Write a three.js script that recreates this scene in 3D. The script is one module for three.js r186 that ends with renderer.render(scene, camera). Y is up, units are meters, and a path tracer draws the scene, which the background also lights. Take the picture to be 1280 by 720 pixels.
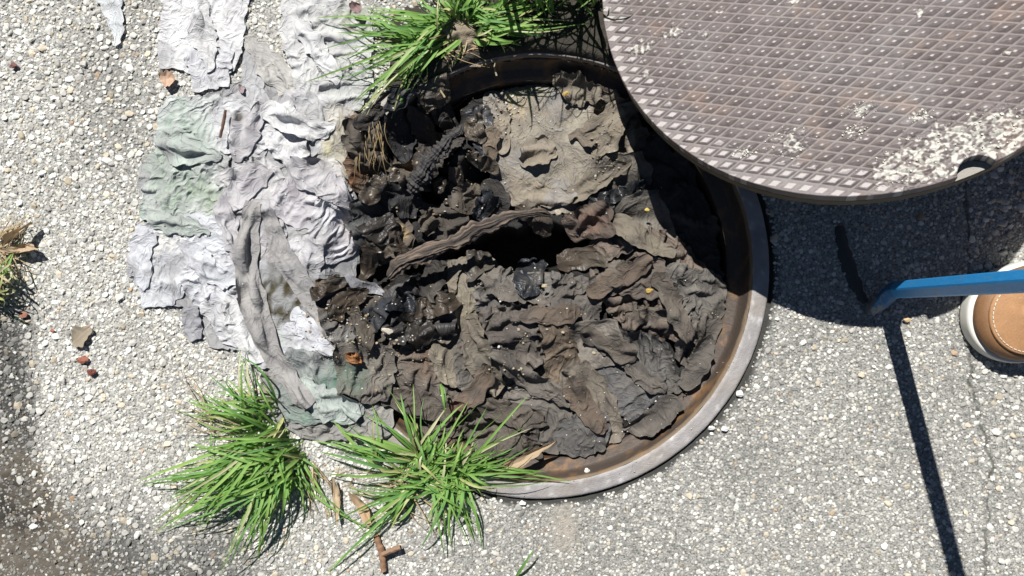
import * as THREE from 'three';
import { mergeGeometries, mergeVertices } from 'three/addons/utils/BufferGeometryUtils.js';

// ---------------------------------------------------------------- camera, sky, sun, exposure
const scene = new THREE.Scene();
const D = 1.08;                                   // the camera looks straight down from chest height
const camera = new THREE.PerspectiveCamera(42.94, 1024 / 576, 0.02, 400);
camera.position.set(0, D, 0); camera.up.set(0, 0, -1); camera.lookAt(0, 0, 0);
const SUN = new THREE.Vector3(-0.275, 1, -0.735).normalize();
{
  const w = 256, h = 128, d = new Float32Array(w * h * 4);          // clear blue midday sky
  for (let j = 0; j < h; j++) for (let i = 0; i < w; i++) {
    const el = ((j + 0.5) / h - 0.5) * Math.PI, k = Math.max(0, Math.sin(el)), az = ((i + 0.5) / w) * 2 * Math.PI;
    const dir = [Math.cos(el) * Math.cos(az), Math.sin(el), Math.cos(el) * Math.sin(az)];
    const c = dir[0] * SUN.x + dir[1] * SUN.y + dir[2] * SUN.z, glow = 0.25 * Math.pow(Math.max(0, c), 6);
    const t = Math.pow(1 - k, 4), o = (j * w + i) * 4;
    d[o] = 0.20 + 0.45 * t + glow; d[o + 1] = 0.36 + 0.38 * t + glow; d[o + 2] = 0.72 + 0.16 * t + glow; d[o + 3] = 1;
    if (el < 0) { d[o] = 0.3; d[o + 1] = 0.29; d[o + 2] = 0.27; }
  }
  const sky = new THREE.DataTexture(d, w, h, THREE.RGBAFormat, THREE.FloatType);
  sky.mapping = THREE.EquirectangularReflectionMapping; sky.magFilter = sky.minFilter = THREE.LinearFilter; sky.needsUpdate = true;
  scene.background = sky; scene.environment = sky;
  scene.backgroundIntensity = 0.12; scene.environmentIntensity = 0.12;
}
const sun = new THREE.DirectionalLight(new THREE.Color(1, 0.975, 0.935), 5);
sun.position.copy(SUN).multiplyScalar(6); sun.target.position.set(0, 0, 0); sun.castShadow = true;
Object.assign(sun.shadow.camera, { left: -1.6, right: 1.6, top: 1.6, bottom: -1.6, near: 0.5, far: 14 });
sun.shadow.mapSize.set(4096, 4096);
scene.add(sun, sun.target);
const renderer = new THREE.WebGLRenderer({ antialias: true });
renderer.setSize(1024, 576); renderer.toneMapping = THREE.LinearToneMapping; renderer.toneMappingExposure = 1.25; renderer.shadowMap.enabled = true;

// ---------------------------------------------------------------- helpers
const S = 1.18e-3;                                 // metres of pavement per photograph pixel
const P = (px, py, h = 0) => { const k = (D - h) / D; return new THREE.Vector3((px - 640) * S * k, h, (py - 360) * S * k); };
const toPx = (x, z, h = 0) => { const k = D / (D - h); return [640 + x * k / S, 360 + z * k / S]; };
function rng(seed) { let a = seed | 0; return () => { a = (a + 0x6d2b79f5) | 0; let t = Math.imul(a ^ (a >>> 15), 1 | a); t = (t + Math.imul(t ^ (t >>> 7), 61 | t)) ^ t; return ((t ^ (t >>> 14)) >>> 0) / 4294967296; }; }
const clamp = (x, a = 0, b = 1) => Math.min(b, Math.max(a, x));
const sm = (a, b, x) => { const t = clamp((x - a) / (b - a)); return t * t * (3 - 2 * t); };
const lerp = (a, b, t) => a + (b - a) * t;
const PERM = new Uint8Array(512); { const r = rng(77), p = [...Array(256).keys()]; for (let i = 255; i > 0; i--) { const j = Math.floor(r() * (i + 1)); [p[i], p[j]] = [p[j], p[i]]; } for (let i = 0; i < 512; i++) PERM[i] = p[i & 255]; }
const GX = [], GY = []; for (let i = 0; i < 256; i++) { GX.push(Math.cos(i * 2.399963)); GY.push(Math.sin(i * 2.399963)); }
function noise(x, y, per = 0) {                   // gradient noise, about -0.7..0.7; per = period for textures that tile
  const xi = Math.floor(x), yi = Math.floor(y), fx = x - xi, fy = y - yi;
  const w = (i) => per ? ((i % per) + per) % per : i & 255;
  const g = (i, j, a, b) => { const q = PERM[PERM[w(i) & 255] + (w(j) & 255)]; return GX[q] * a + GY[q] * b; };
  const u = fx * fx * fx * (fx * (fx * 6 - 15) + 10), v = fy * fy * fy * (fy * (fy * 6 - 15) + 10);
  return lerp(lerp(g(xi, yi, fx, fy), g(xi + 1, yi, fx - 1, fy), u), lerp(g(xi, yi + 1, fx, fy - 1), g(xi + 1, yi + 1, fx - 1, fy - 1), u), v);
}
const fbm = (x, y, n = 4, per = 0) => { let s = 0, a = 0.5, f = 1; for (let i = 0; i < n; i++) { s += a * noise(x * f + i * 17, y * f + i * 31, per ? per * f : 0); a *= 0.5; f *= 2; } return s; };
const ridge = (x, y, n = 3) => { let s = 0, a = 0.6, f = 1; for (let i = 0; i < n; i++) { s += a * (1 - Math.abs(noise(x * f + i * 9, y * f + i * 23)) * 2.4); a *= 0.5; f *= 2.1; } return s; };
const names = {};
const numbered = (n) => { const k = names[n] = (names[n] ?? -1) + 1; return k ? n + '_' + String(k).padStart(3, '0') : n; };
function tag(o, label, category, group, kind) { o.userData.label = label; if (category) o.userData.category = category; if (group) o.userData.group = group; if (kind) o.userData.kind = kind; return o; }
function mesh(name, geometry, material, parent) { const m = new THREE.Mesh(geometry, material); m.name = parent ? name : numbered(name); m.castShadow = m.receiveShadow = true; (parent || scene).add(m); return m; }
function part(name, geometry, material, parent) { const k = (parent.userData._n ??= {}); k[name] = (k[name] ?? -1) + 1; const m = mesh(k[name] ? name + '_' + String(k[name]).padStart(3, '0') : name, geometry, material, parent); return m; }
function thing(name, label, category, group, pos) { const g = new THREE.Group(); g.name = numbered(name); if (pos) g.position.copy(pos); scene.add(g); return tag(g, label, category, group); }
function geo(pos, idx, uv, col) { const g = new THREE.BufferGeometry(); g.setAttribute('position', new THREE.Float32BufferAttribute(pos, 3)); if (uv) g.setAttribute('uv', new THREE.Float32BufferAttribute(uv, 2)); if (col) g.setAttribute('color', new THREE.Float32BufferAttribute(col, 3)); g.setIndex(idx); g.computeVertexNormals(); return g; }
function dataTex(w, h, f, srgb, channels) {       // f(i, j) returns [r, g, b] linear 0..1
  const d = new Uint8Array(w * h * 4), enc = (v) => Math.round(255 * clamp(srgb ? (v <= 0.0031308 ? v * 12.92 : 1.055 * Math.pow(v, 1 / 2.4) - 0.055) : v));
  for (let j = 0; j < h; j++) for (let i = 0; i < w; i++) { const c = f(i, j), o = (j * w + i) * 4; d[o] = enc(c[0]); d[o + 1] = enc(c[1]); d[o + 2] = enc(c[2]); d[o + 3] = 255; }
  const t = new THREE.DataTexture(d, w, h); t.magFilter = THREE.LinearFilter; t.minFilter = THREE.LinearMipmapLinearFilter; t.generateMipmaps = true; t.wrapS = t.wrapT = THREE.RepeatWrapping;
  if (srgb) t.colorSpace = THREE.SRGBColorSpace; t.needsUpdate = true; return t;
}
const std = (o) => new THREE.MeshStandardMaterial({ roughness: 0.85, metalness: 0, side: THREE.DoubleSide, ...o });
const rgb = (r, g, b) => new THREE.Color().setRGB(r, g, b);

// ---------------------------------------------------------------- the manhole: where it is
const MH = P(674, 336);                            // centre of the frame
const R_OUT = 0.340, R_IN = 0.3135, R_SEAT = 0.288;
const rad = (x, z) => Math.hypot(x - MH.x, z - MH.z);

// ---------------------------------------------------------------- pavement
// how dirty the pavement is, in metres: 0 = clean pale, 1 = grimy and dark
function segD(px, py, pts) { let d = 1e9; for (let i = 0; i + 1 < pts.length; i++) { const [ax, ay] = pts[i], [bx, by] = pts[i + 1], vx = bx - ax, vy = by - ay, t = clamp(((px - ax) * vx + (py - ay) * vy) / (vx * vx + vy * vy)); d = Math.min(d, Math.hypot(px - ax - vx * t, py - ay - vy * t)); } return d; }
const JOINT = [[1200, -200], [1208, 240], [1214, 480], [1226, 530], [1239, 570], [1236, 620], [1230, 720], [1226, 1000]];
const jointX = (py) => { for (let i = 0; i + 1 < JOINT.length; i++) if (py <= JOINT[i + 1][1]) return lerp(JOINT[i][0], JOINT[i + 1][0], clamp((py - JOINT[i][1]) / (JOINT[i + 1][1] - JOINT[i][1]))); return 1226; };
const CRACKS = [[[890, 545], [905, 540], [925, 553], [948, 562], [968, 558], [985, 550]], [[74, 330], [80, 345], [82, 370]], [[40, 400], [46, 440], [52, 500]]];
function ground(x, z) {
  const [px, py] = toPx(x, z), n = fbm(x * 7, z * 7, 4), n2 = fbm(x * 2.3 + 9, z * 2.3, 3);
  const left = 1 - sm(300, 640, px);
  let grime = 0.55 - 0.42 * left + 0.5 * n;
  grime += 0.55 * Math.exp(-(((px - 150) / 60) ** 2 + ((py - 110) / 110) ** 2)) + 0.25 * Math.exp(-(((px - 60) / 300) ** 2 + ((py + 40) / 60) ** 2));
  const edge = py - (545 + 0.18 * px + 130 * n) , wl = 0.9 * sm(0, 120, edge) * (1 - sm(250, 400, px)), ll = (1 - sm(28, 62, px + 40 * n)) * sm(350, 420, py);
  const wet = Math.max(wl, ll);
  const mud = clamp(Math.max(sm(-12, 40, 70 - px - 0.55 * (600 - py) + 60 * n2 + 50 * n) * sm(500, 600, py), sm(0, 60, py - 668 + (120 - px) * 0.4 + 90 * n) * (1 - sm(90, 200, px))));
  const dust = Math.exp(-(((px - 705) / 18) ** 2 + ((py - 660) / 34) ** 2)) + 0.8 * Math.exp(-(((px - 885) / 14) ** 2 + ((py - 440) / 20) ** 2)) * 0;
  return { px, py, grime: clamp(grime), wet, mud, dust, n, n2, left, slab: px > jointX(py) };
}
const TW = 2.0, TH = 1.25;                         // the mottled mortar, metres
const mortarMap = dataTex(1600, 1000, (i, j) => {
  const x = ((i + 0.5) / 1600 - 0.5) * TW, z = (0.5 - (j + 0.5) / 1000) * TH, g = ground(x, z);
  const f = fbm(x * 130, z * 130, 3), sp = noise(x * 420, z * 420);
  let v = lerp(0.41, 0.19, g.grime) * clamp(1 + 1.1 * f + 1.2 * sp, 0.3, 2);
  let r = v, gg = v * 0.985, b = v * 0.94;
  v = lerp(1, 0.17, g.wet); r *= v; gg *= v; b *= v * 0.96;
  r = lerp(r, 0.14 * (1 + 0.5 * f), g.mud); gg = lerp(gg, 0.12 * (1 + 0.5 * f), g.mud); b = lerp(b, 0.095 * (1 + 0.5 * f), g.mud);
  const d = clamp(g.dust) * clamp(0.7 + f); r = lerp(r, 0.42, d); gg = lerp(gg, 0.37, d); b = lerp(b, 0.31, d);
  const rr = rad(x, z), gap = 1 - sm(0.345, 0.358 + 0.02 * noise(x * 30, z * 30), rr); r = lerp(r, 0.05, gap); gg = lerp(gg, 0.05, gap); b = lerp(b, 0.045, gap);
  const jd = Math.abs(g.px - jointX(g.py) + 9 * noise(x * 40, z * 40)) + 4 * noise(x * 90, z * 90), jj = 0.7 * (1 - sm(0, 4, jd)); r = lerp(r, 0.05, jj); gg = lerp(gg, 0.05, jj); b = lerp(b, 0.04, jj);
  return [r, gg, b];
}, true);
mortarMap.wrapS = mortarMap.wrapT = THREE.ClampToEdgeWrapping;
const gritBump = dataTex(512, 512, (i, j) => { const x = i / 512, y = j / 512; const v = 0.5 + 0.5 * fbm(x * 24, y * 24, 4, 24) + 0.25 * noise(x * 90, y * 90, 90); return [v, v, v]; });
const rep = (t, a, b) => { const c = t.clone(); c.repeat.set(a, b); c.needsUpdate = true; return c; };
const mortar = std({ map: mortarMap, bumpMap: rep(gritBump, TW / 0.16, TH / 0.16), bumpScale: 0.0022, roughness: 0.95 });
const groundMesh = (() => {
  const outer = new THREE.Shape([new THREE.Vector2(-TW / 2, -TH / 2), new THREE.Vector2(TW / 2, -TH / 2), new THREE.Vector2(TW / 2, TH / 2), new THREE.Vector2(-TW / 2, TH / 2)]);
  const hole = []; for (let i = 0; i < 200; i++) { const a = i / 200 * 2 * Math.PI, r = 0.3455 + 0.004 * noise(Math.cos(a) * 9, Math.sin(a) * 9); hole.push(new THREE.Vector2(MH.x + r * Math.cos(a), -(MH.z + r * Math.sin(a)))); }
  outer.holes.push(new THREE.Path(hole));
  const g = new THREE.ShapeGeometry(outer); g.rotateX(-Math.PI / 2);
  const p = g.attributes.position, uv = g.attributes.uv; for (let i = 0; i < p.count; i++) uv.setXY(i, p.getX(i) / TW + 0.5, 0.5 - p.getZ(i) / TH);
  const m = mesh('ground', g, mortar); return tag(m, 'pale exposed aggregate concrete pavement around the open manhole', null, null, 'structure');
})();
{ // the same pavement going on to the horizon
  const far = new THREE.Shape([new THREE.Vector2(-60, -60), new THREE.Vector2(60, -60), new THREE.Vector2(60, 60), new THREE.Vector2(-60, 60)]); far.holes.push(new THREE.Path([new THREE.Vector2(-TW / 2, -TH / 2), new THREE.Vector2(TW / 2, -TH / 2), new THREE.Vector2(TW / 2, TH / 2), new THREE.Vector2(-TW / 2, TH / 2)]));
  const g = new THREE.ShapeGeometry(far); g.rotateX(-Math.PI / 2); const p = g.attributes.position, uv = g.attributes.uv; for (let i = 0; i < p.count; i++) uv.setXY(i, p.getX(i) / 1.2, p.getZ(i) / 1.2);
  const m = dataTex(1024, 1024, (i, j) => { const x = i / 1024, y = j / 1024, f = fbm(x * 4, y * 4, 4, 4), a = noise(x * 150, y * 150, 150), b = noise(x * 90 + 3, y * 90, 90), v = clamp(0.33 + 0.12 * f + 0.5 * Math.max(a, b) * 1.2 - 0.25 * Math.abs(b), 0.08, 0.7); return [v, v * 0.985, v * 0.95]; }, true);
  tag(mesh('pavement', g, std({ map: m, bumpMap: rep(gritBump, 8, 8), bumpScale: 0.004, roughness: 0.95 })), 'concrete pavement going on beyond the manhole', null, null, 'structure');
}
{ // dirt packed in the gap round the frame
  const pos = [], idx = [], uv = [], n = 260, m = 6;
  for (let i = 0; i <= n; i++) for (let j = 0; j <= m; j++) { const a = i / n * 2 * Math.PI, r = 0.338 + 0.011 * j / m; const x = MH.x + r * Math.cos(a), z = MH.z + r * Math.sin(a); pos.push(x, -0.007 + 0.008 * fbm(x * 60, z * 60, 3) + 0.004 * (j / m), z); uv.push(x, z); if (i < n && j < m) { const b = i * (m + 1) + j; idx.push(b, b + m + 1, b + 1, b + 1, b + m + 1, b + m + 2); } }
  const d = part('dirt', geo(pos, idx, uv), std({ color: rgb(0.05, 0.049, 0.044), bumpMap: rep(gritBump, 8, 8), bumpScale: 0.002, roughness: 1 }), groundMesh); d.userData.kind = 'stuff'; d.userData.label = 'dark dirt packed in the gap round the iron frame';
}
// aggregate: six stones, coloured one by one
function stoneGeo(seed, detail = 1) {
  const r = rng(seed), g = mergeVertices(new THREE.IcosahedronGeometry(1, detail).deleteAttribute('uv').deleteAttribute('normal')), p = g.attributes.position, sx = 0.85 + 0.5 * r(), sz = 0.75 + 0.35 * r();
  const cuts = Array.from({ length: 8 }, () => [new THREE.Vector3(r() - 0.5, r() - 0.4, r() - 0.5).normalize(), 0.5 + 0.3 * r()]), v = new THREE.Vector3();
  for (let i = 0; i < p.count; i++) { v.fromBufferAttribute(p, i); for (const [n, d] of cuts) { const k = v.dot(n) - d; if (k > 0) v.addScaledVector(n, -k * 0.95); } v.multiplyScalar(1 + 0.3 * (r() - 0.5)); p.setXYZ(i, v.x * sx, v.y * 0.52, v.z * sz); }
  const f = g.toNonIndexed(); f.computeVertexNormals(); return f;
}
const STONES = [1, 2, 3, 4, 5, 6].map((s) => stoneGeo(100 + s));
const stoneMat = std({ color: 0xffffff, roughness: 0.75, bumpMap: null });
{
  const r = rng(4242), lists = STONES.map(() => []), large = [], used = new Map();
  const put = (x, z, size, g, strict) => {
    if (rad(x, z) < 0.3445 + 0.006 * fbm(x * 30, z * 30, 2) + size * 0.6) return;
    if (Math.abs(g.px - jointX(g.py) + 9 * noise(x * 40, z * 40)) < size / S * 0.5 + 0.6) return;
    for (const c of CRACKS) if (segD(g.px, g.py, c) < 2.4) return;
    if (g.mud > 0.3 && r() < g.mud * (size > 0.0045 ? 0.9 : 0.12)) return;
    if (g.dust > 0.4 && r() < 0.8) return;
    if (size < 0.0023 && r() < 0.75 * sm(0.3, 0.85, g.grime + 0.4 * noise(x * 50, z * 50))) return;
    if (strict) { const cx = Math.floor(x / 0.012), cz = Math.floor(z / 0.012); for (let a = -1; a <= 1; a++) for (let b = -1; b <= 1; b++) for (const q of used.get((cx + a) * 9973 + cz + b) || []) if (Math.hypot(q[0] - x, q[1] - z) < (q[2] + size) * 0.72) return; const k = cx * 9973 + cz; if (!used.has(k)) used.set(k, []); used.get(k).push([x, z, size]); }
    const t = r(); let c = t < 0.52 ? [0.68, 0.67, 0.635] : t < 0.82 ? [0.5, 0.49, 0.465] : t < 0.91 ? [0.33, 0.325, 0.31] : t < 0.993 ? [0.6, 0.53, 0.42] : [0.42, 0.3, 0.2];
    if (size < 0.002) { const q = 0.2 + 0.4 * r(); c = [q, q * 0.985, q * 0.95]; }
    const k = (0.75 + 0.45 * r()) * lerp(1.12, 0.92, g.grime) * (g.wet > 0.1 ? lerp(1, r() < 0.17 ? 0.75 : 0.26 + 0.2 * r(), g.wet) : 1);
    c = c.map((v, n) => Math.min(0.8, v * k * lerp(0.9, 1, g.left) * [1.01, 1, 0.965][n]));
    const o = [x, z, size, r() * 6.28, (r() - 0.5) * 0.7, (r() - 0.5) * 0.7, c, 0.1 + 0.35 * r()];
    const inFrame = g.px > 4 && g.px < 1276 && g.py > 4 && g.py < 716;
    if (size > 0.0056 && inFrame) large.push(o); else lists[Math.floor(r() * 6)].push(o);
  };
  const spot = () => [(r() - 0.5) * 2.0, (r() - 0.5) * 1.25];
  const coarse = (g) => g.slab ? 1 : clamp(g.left * 0.55 + Math.exp(-(((g.px - 140) / 80) ** 2 + ((g.py - 150) / 150) ** 2)) + (g.wet > 0.3 ? 0.5 : 0));
  for (let i = 0; i < 14000; i++) { const [x, z] = spot(), g = ground(x, z), c = coarse(g); if (r() < 0.35 + 0.65 * c) put(x, z, 0.0034 + 0.0016 * r() + 0.0017 * c * r() + (r() < 0.02 ? 0.002 : 0), g, true); }
  for (let i = 0; i < 64000; i++) { const [x, z] = spot(); const g = ground(x, z); put(x, z, (0.0021 + 0.0014 * r()) * lerp(0.84, 1, g.left), g, true); }
  for (let i = 0; i < 110000; i++) { const [x, z] = spot(); put(x, z, 0.0010 + 0.0013 * r(), ground(x, z), false); }
  const M = new THREE.Matrix4(), Q = new THREE.Quaternion(), E = new THREE.Euler();
  const pose = (o) => { E.set(o[4], o[3], o[5]); return M.compose(new THREE.Vector3(o[0], o[2] * (o[7] - 0.12) * 0.9, o[1]), Q.setFromEuler(E), new THREE.Vector3(o[2], o[2], o[2])); };
  large.sort((a, b) => b[2] - a[2]);
  for (const o of large.splice(300)) lists[0].push(o);
  const tints = new Map();
  for (const o of large) { const key = o[6].map((v) => Math.round(v * 12)).join(); if (!tints.has(key)) tints.set(key, std({ color: rgb(...o[6]), roughness: 0.75 })); const m = part('pebble', STONES[Math.floor(o[3] * 50) % 6], tints.get(key), groundMesh); pose(o).decompose(m.position, m.quaternion, m.scale); }
  lists.forEach((list, k) => {
    const im = new THREE.InstancedMesh(STONES[k], stoneMat, list.length), c = new THREE.Color();
    list.forEach((o, i) => { im.setMatrixAt(i, pose(o)); im.setColorAt(i, c.setRGB(...o[6])); });
    im.name = k ? 'pebbles_' + String(k).padStart(3, '0') : 'pebbles'; im.userData.kind = 'stuff'; im.castShadow = im.receiveShadow = true; groundMesh.add(im);
  });
}
{ // mud film over the stones, bottom left
  const pos = [], idx = [], uv = [], col = [], nx = 120, nz = 120, x0 = P(-90, 0).x, x1 = P(330, 0).x, z0 = P(0, 480).z, z1 = P(0, 800).z, keep = [];
  for (let j = 0; j <= nz; j++) for (let i = 0; i <= nx; i++) { const x = lerp(x0, x1, i / nx), z = lerp(z0, z1, j / nz), g = ground(x, z), f = fbm(x * 90, z * 90, 3); pos.push(x, lerp(-0.004, 0.0004, sm(0.1, 0.8, g.mud)) + 0.0040 * f + 0.001 * fbm(x * 25, z * 25, 2), z); uv.push(x * 8, z * 8); const dk = 1 - 0.75 * sm(0.05, 0.35, fbm(x * 9 + 4, z * 9, 3) + 0.45 * Math.exp(-((g.px / 40) ** 2 + ((g.py - 620) / 60) ** 2))); col.push(0.115 * dk, 0.098 * dk, 0.075 * dk); keep.push(g.mud > 0.02); }
  for (let j = 0; j < nz; j++) for (let i = 0; i < nx; i++) { const a = j * (nx + 1) + i; if (keep[a] || keep[a + 1] || keep[a + nx + 1] || keep[a + nx + 2]) idx.push(a, a + nx + 1, a + 1, a + 1, a + nx + 1, a + nx + 2); }
  tag(mesh('mud', geo(pos, idx, uv, col), std({ vertexColors: true, bumpMap: gritBump, bumpScale: 0.0012, roughness: 0.8 })), 'brown mud film over the stones at the lower left', null, null, 'structure');
}

// ---------------------------------------------------------------- iron frame and pit
{
  const frame = thing('manhole_frame', 'round rusty iron manhole frame with a worn grey rim set in the concrete', 'manhole frame', null, new THREE.Vector3(MH.x, 0, MH.z));
  const lathe = (prof, tint, seed) => {            // prof: [r, y] outside to inside
    const pos = [], idx = [], uv = [], col = [], n = 360, pts = [];
    for (let i = 0; i + 1 < prof.length; i++) { const [a, b] = [prof[i], prof[i + 1]], k = Math.max(1, Math.round(Math.hypot(a[0] - b[0], a[1] - b[1]) / 0.0035)); for (let j = 0; j < k; j++) pts.push([lerp(a[0], b[0], j / k), lerp(a[1], b[1], j / k)]); } pts.push(prof[prof.length - 1]);
    let L = 0; pts.forEach(([r, y], j) => { if (j) L += Math.hypot(r - pts[j - 1][0], y - pts[j - 1][1]); for (let i = 0; i <= n; i++) { const a = i / n * 2 * Math.PI, c = Math.cos(a), s = Math.sin(a), t = tint(a, r, y, c * r, s * r), k = 0.0008 * fbm(c * 40 * r + seed, s * 40 * r + y * 60, 3) * t[3]; pos.push((r + k) * c, y + k, (r + k) * s); uv.push(a * 0.3 * 8, L * 8); col.push(t[0], t[1], t[2]); } });
    for (let j = 0; j + 1 < pts.length; j++) for (let i = 0; i < n; i++) { const a = j * (n + 1) + i; idx.push(a, a + 1, a + n + 1, a + 1, a + n + 2, a + n + 1); }
    return geo(pos, idx, uv, col);
  };
  const rust = (x, y) => { const f = fbm(x * 28, y * 28, 4), g = fbm(x * 90 + 7, y * 90, 3); const o = sm(-0.02, 0.3, f + 0.4 * g); return [lerp(0.075, 0.2, o), lerp(0.058, 0.112, o), lerp(0.046, 0.052, o)]; };
  const iron = std({ vertexColors: true, bumpMap: gritBump, bumpScale: 0.0009, roughness: 0.62, metalness: 0.15 });
  part('rim', lathe([[0.339, -0.03], [R_OUT, -0.002], [0.3385, 0.0015], [0.336, 0.0022], [0.318, 0.002], [0.3155, 0.0005]], (a, r, y, x, z) => {
    const f = fbm(x * 30, z * 30, 4), p = fbm(x * 85 + 3, z * 85, 3), w = sm(0.16, 0.3, p + 0.3 * f), o = sm(0.05, 0.35, fbm(x * 14 + 8, z * 14, 3) + 0.12); let v = 0.33 * (1 + 0.5 * f + 0.3 * p); const c = [v, v * 0.95, v * 0.93];
    return [lerp(lerp(c[0], 0.3, o * 0.35), 0.6, w * 0.6), lerp(lerp(c[1], 0.25, o * 0.35), 0.59, w * 0.6), lerp(lerp(c[2], 0.2, o * 0.35), 0.57, w * 0.6), 0.7];
  }, 1), iron, frame);
  part('seat_ledge', lathe([[0.3155, 0.0005], [R_IN, -0.002], [0.309, -0.022], [0.306, -0.029], [0.291, -0.034], [R_SEAT, -0.038]], (a, r, y, x, z) => { const c = rust(x, z + y); const d = y > -0.006 ? 0.8 : 0; return [lerp(c[0], 0.36, d * 0.7), lerp(c[1], 0.27, d * 0.7), lerp(c[2], 0.18, d * 0.7), 3.2]; }, 5), iron, frame);
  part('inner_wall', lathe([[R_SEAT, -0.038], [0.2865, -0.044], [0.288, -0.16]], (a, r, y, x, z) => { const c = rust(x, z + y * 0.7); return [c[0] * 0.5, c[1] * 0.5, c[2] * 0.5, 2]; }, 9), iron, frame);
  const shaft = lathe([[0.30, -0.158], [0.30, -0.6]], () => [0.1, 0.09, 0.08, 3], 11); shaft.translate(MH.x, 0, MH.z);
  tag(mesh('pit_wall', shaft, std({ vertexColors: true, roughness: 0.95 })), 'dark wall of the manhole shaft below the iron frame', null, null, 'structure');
}

// ---------------------------------------------------------------- height field the rags are laid on
const HC = 0.002, HX0 = -0.78, HZ0 = -0.54, HNX = 620, HNZ = 540, H = new Float32Array(HNX * HNZ);
const BUMPS = [ // px, py, radius px, metres up: lumps and pits of the mass in the shaft
  [810, 500, 55, 0.018], [735, 540, 50, 0.014], [800, 350, 75, 0.024], [690, 200, 120, 0.012], [770, 190, 45, 0.014], [640, 400, 90, 0.012], [720, 440, 70, 0.01], [590, 365, 45, 0.02], [855, 420, 50, 0.012],
  [520, 300, 40, 0.02], [575, 200, 26, 0.03], [490, 240, 24, 0.022], [470, 200, 25, 0.03], [450, 300, 40, 0.035], [430, 420, 70, 0.035], [500, 470, 70, 0.03], [430, 150, 40, 0.03], [520, 540, 60, 0.02],
  [610, 250, 34, -0.06], [545, 235, 26, -0.05], [545, 180, 26, -0.03], [540, 335, 34, -0.035], [460, 345, 34, -0.03], [480, 155, 22, -0.035], [600, 215, 22, -0.03], [520, 130, 60, -0.035], [475, 270, 20, -0.03], [560, 430, 22, -0.02], [610, 530, 36, -0.02], [860, 260, 90, -0.02]];
{
  const B = BUMPS.map(([px, py, r, h]) => [P(px, py, -0.04), r * S, h]);
  for (let j = 0; j < HNZ; j++) for (let i = 0; i < HNX; i++) {
    const x = HX0 + i * HC, z = HZ0 + j * HC, r = rad(x, z);
    let h = 0.0035;
    if (r < R_OUT) h = 0.0035;
    if (r < R_IN) h = lerp(-0.032, 0.003, sm(0.306, R_IN, r));
    if (r < 0.300) h = -0.034;
    if (r < R_SEAT + 0.004) { h = -0.047 + 0.010 * fbm(x * 16, z * 16, 3) + 0.006 * ridge(x * 26, z * 26, 3) - 0.006; for (const [p, br, bh] of B) { const d2 = ((x - p.x) ** 2 + (z - p.z) ** 2) / (br * br); if (bh < 0) h += bh * (1 - sm(0.45, 1.15, d2 + 0.5 * noise(x * 40, z * 40))); else if (d2 < 6) h += bh * Math.exp(-d2 * 1.3); }
      { const [px, py] = toPx(x, z, -0.05), e = ((px - 658 - 0.0 * py) / 92) ** 2 + ((py - 314 + (px - 658) * 0.12) / 29) ** 2; h -= 0.10 * (1 - sm(0.75, 1.1, e + 0.5 * noise(x * 45, z * 45))); } h -= 0.02 * sm(0.276, 0.29, r) * (x > MH.x - 0.1 ? 1 : 0); }
    H[j * HNX + i] = h;
  }
}
function hAt(x, z) { let u = (x - HX0) / HC, v = (z - HZ0) / HC; u = clamp(u, 0, HNX - 1.001); v = clamp(v, 0, HNZ - 1.001); const i = u | 0, j = v | 0, a = u - i, b = v - j, k = j * HNX + i; return (H[k] * (1 - a) + H[k + 1] * a) * (1 - b) + (H[k + HNX] * (1 - a) + H[k + HNX + 1] * a) * b; }
{ // the mass itself, what shows between the rags
  const pos = [], idx = [], uv = [], col = [], nr = 90, na = 220;
  for (let j = 0; j <= nr; j++) for (let i = 0; i <= na; i++) { const r = 0.2862 * Math.sqrt(j / nr), a = i / na * 2 * Math.PI, x = MH.x + r * Math.cos(a), z = MH.z + r * Math.sin(a), f = fbm(x * 40, z * 40, 3), c = 0.016 * (1 + 1.2 * f); pos.push(x, hAt(x, z) - 0.001, z); uv.push(x * 14, z * 14); col.push(c, c * 0.92, c * 0.82); }
  for (let j = 0; j < nr; j++) for (let i = 0; i < na; i++) { const a = j * (na + 1) + i; idx.push(a, a + 1, a + na + 1, a + 1, a + na + 2, a + na + 1); }
  tag(mesh('sludge', geo(pos, idx, uv, col), std({ vertexColors: true, bumpMap: gritBump, bumpScale: 0.002, roughness: 0.7 })), 'dark sludge showing between the rags that clog the manhole', 'sludge', null, 'stuff');
}

// ---------------------------------------------------------------- rags: each one a sheet that is gathered, buckles and settles on what lies below
const weave = dataTex(512, 512, (i, j) => { const x = i / 512, y = j / 512; const v = 0.5 + 0.4 * noise(x * 60 + 3 * noise(x * 12, y * 12, 12), y * 18, 60) * 1 + 0.35 * fbm(x * 10 + 5, y * 10, 4, 10) + 0.2 * noise(x * 128, y * 128, 128); return [v, v, v]; });
const crease = dataTex(1024, 1024, (i, j) => {    // pressed-in creases of a wet sheet
  const x = i / 1024, y = j / 1024; let v = 0; const wx = 0.16 * fbm(x * 5, y * 5, 3, 5), wy = 0.16 * fbm(x * 5 + 3, y * 5 + 8, 3, 5);
  for (const [f, a, p] of [[6, 0.4, 5], [11, 0.35, 4], [23, 0.25, 3], [47, 0.15, 2]]) { const n = Math.abs(noise((x + wx) * f, (y + wy) * f * 1, f)) * 2.2; v += a * Math.pow(1 - Math.min(1, n), p); }
  return [v, v, v].map((q) => clamp(q));
});
const clothMats = new Map();
function clothMat(rough, creaseAmt) { const k = rough + '/' + creaseAmt; if (!clothMats.has(k)) clothMats.set(k, std({ vertexColors: true, roughness: rough, bumpMap: rep(crease, 1 / 0.17, 1 / 0.17), bumpScale: creaseAmt })); return clothMats.get(k); }
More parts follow.
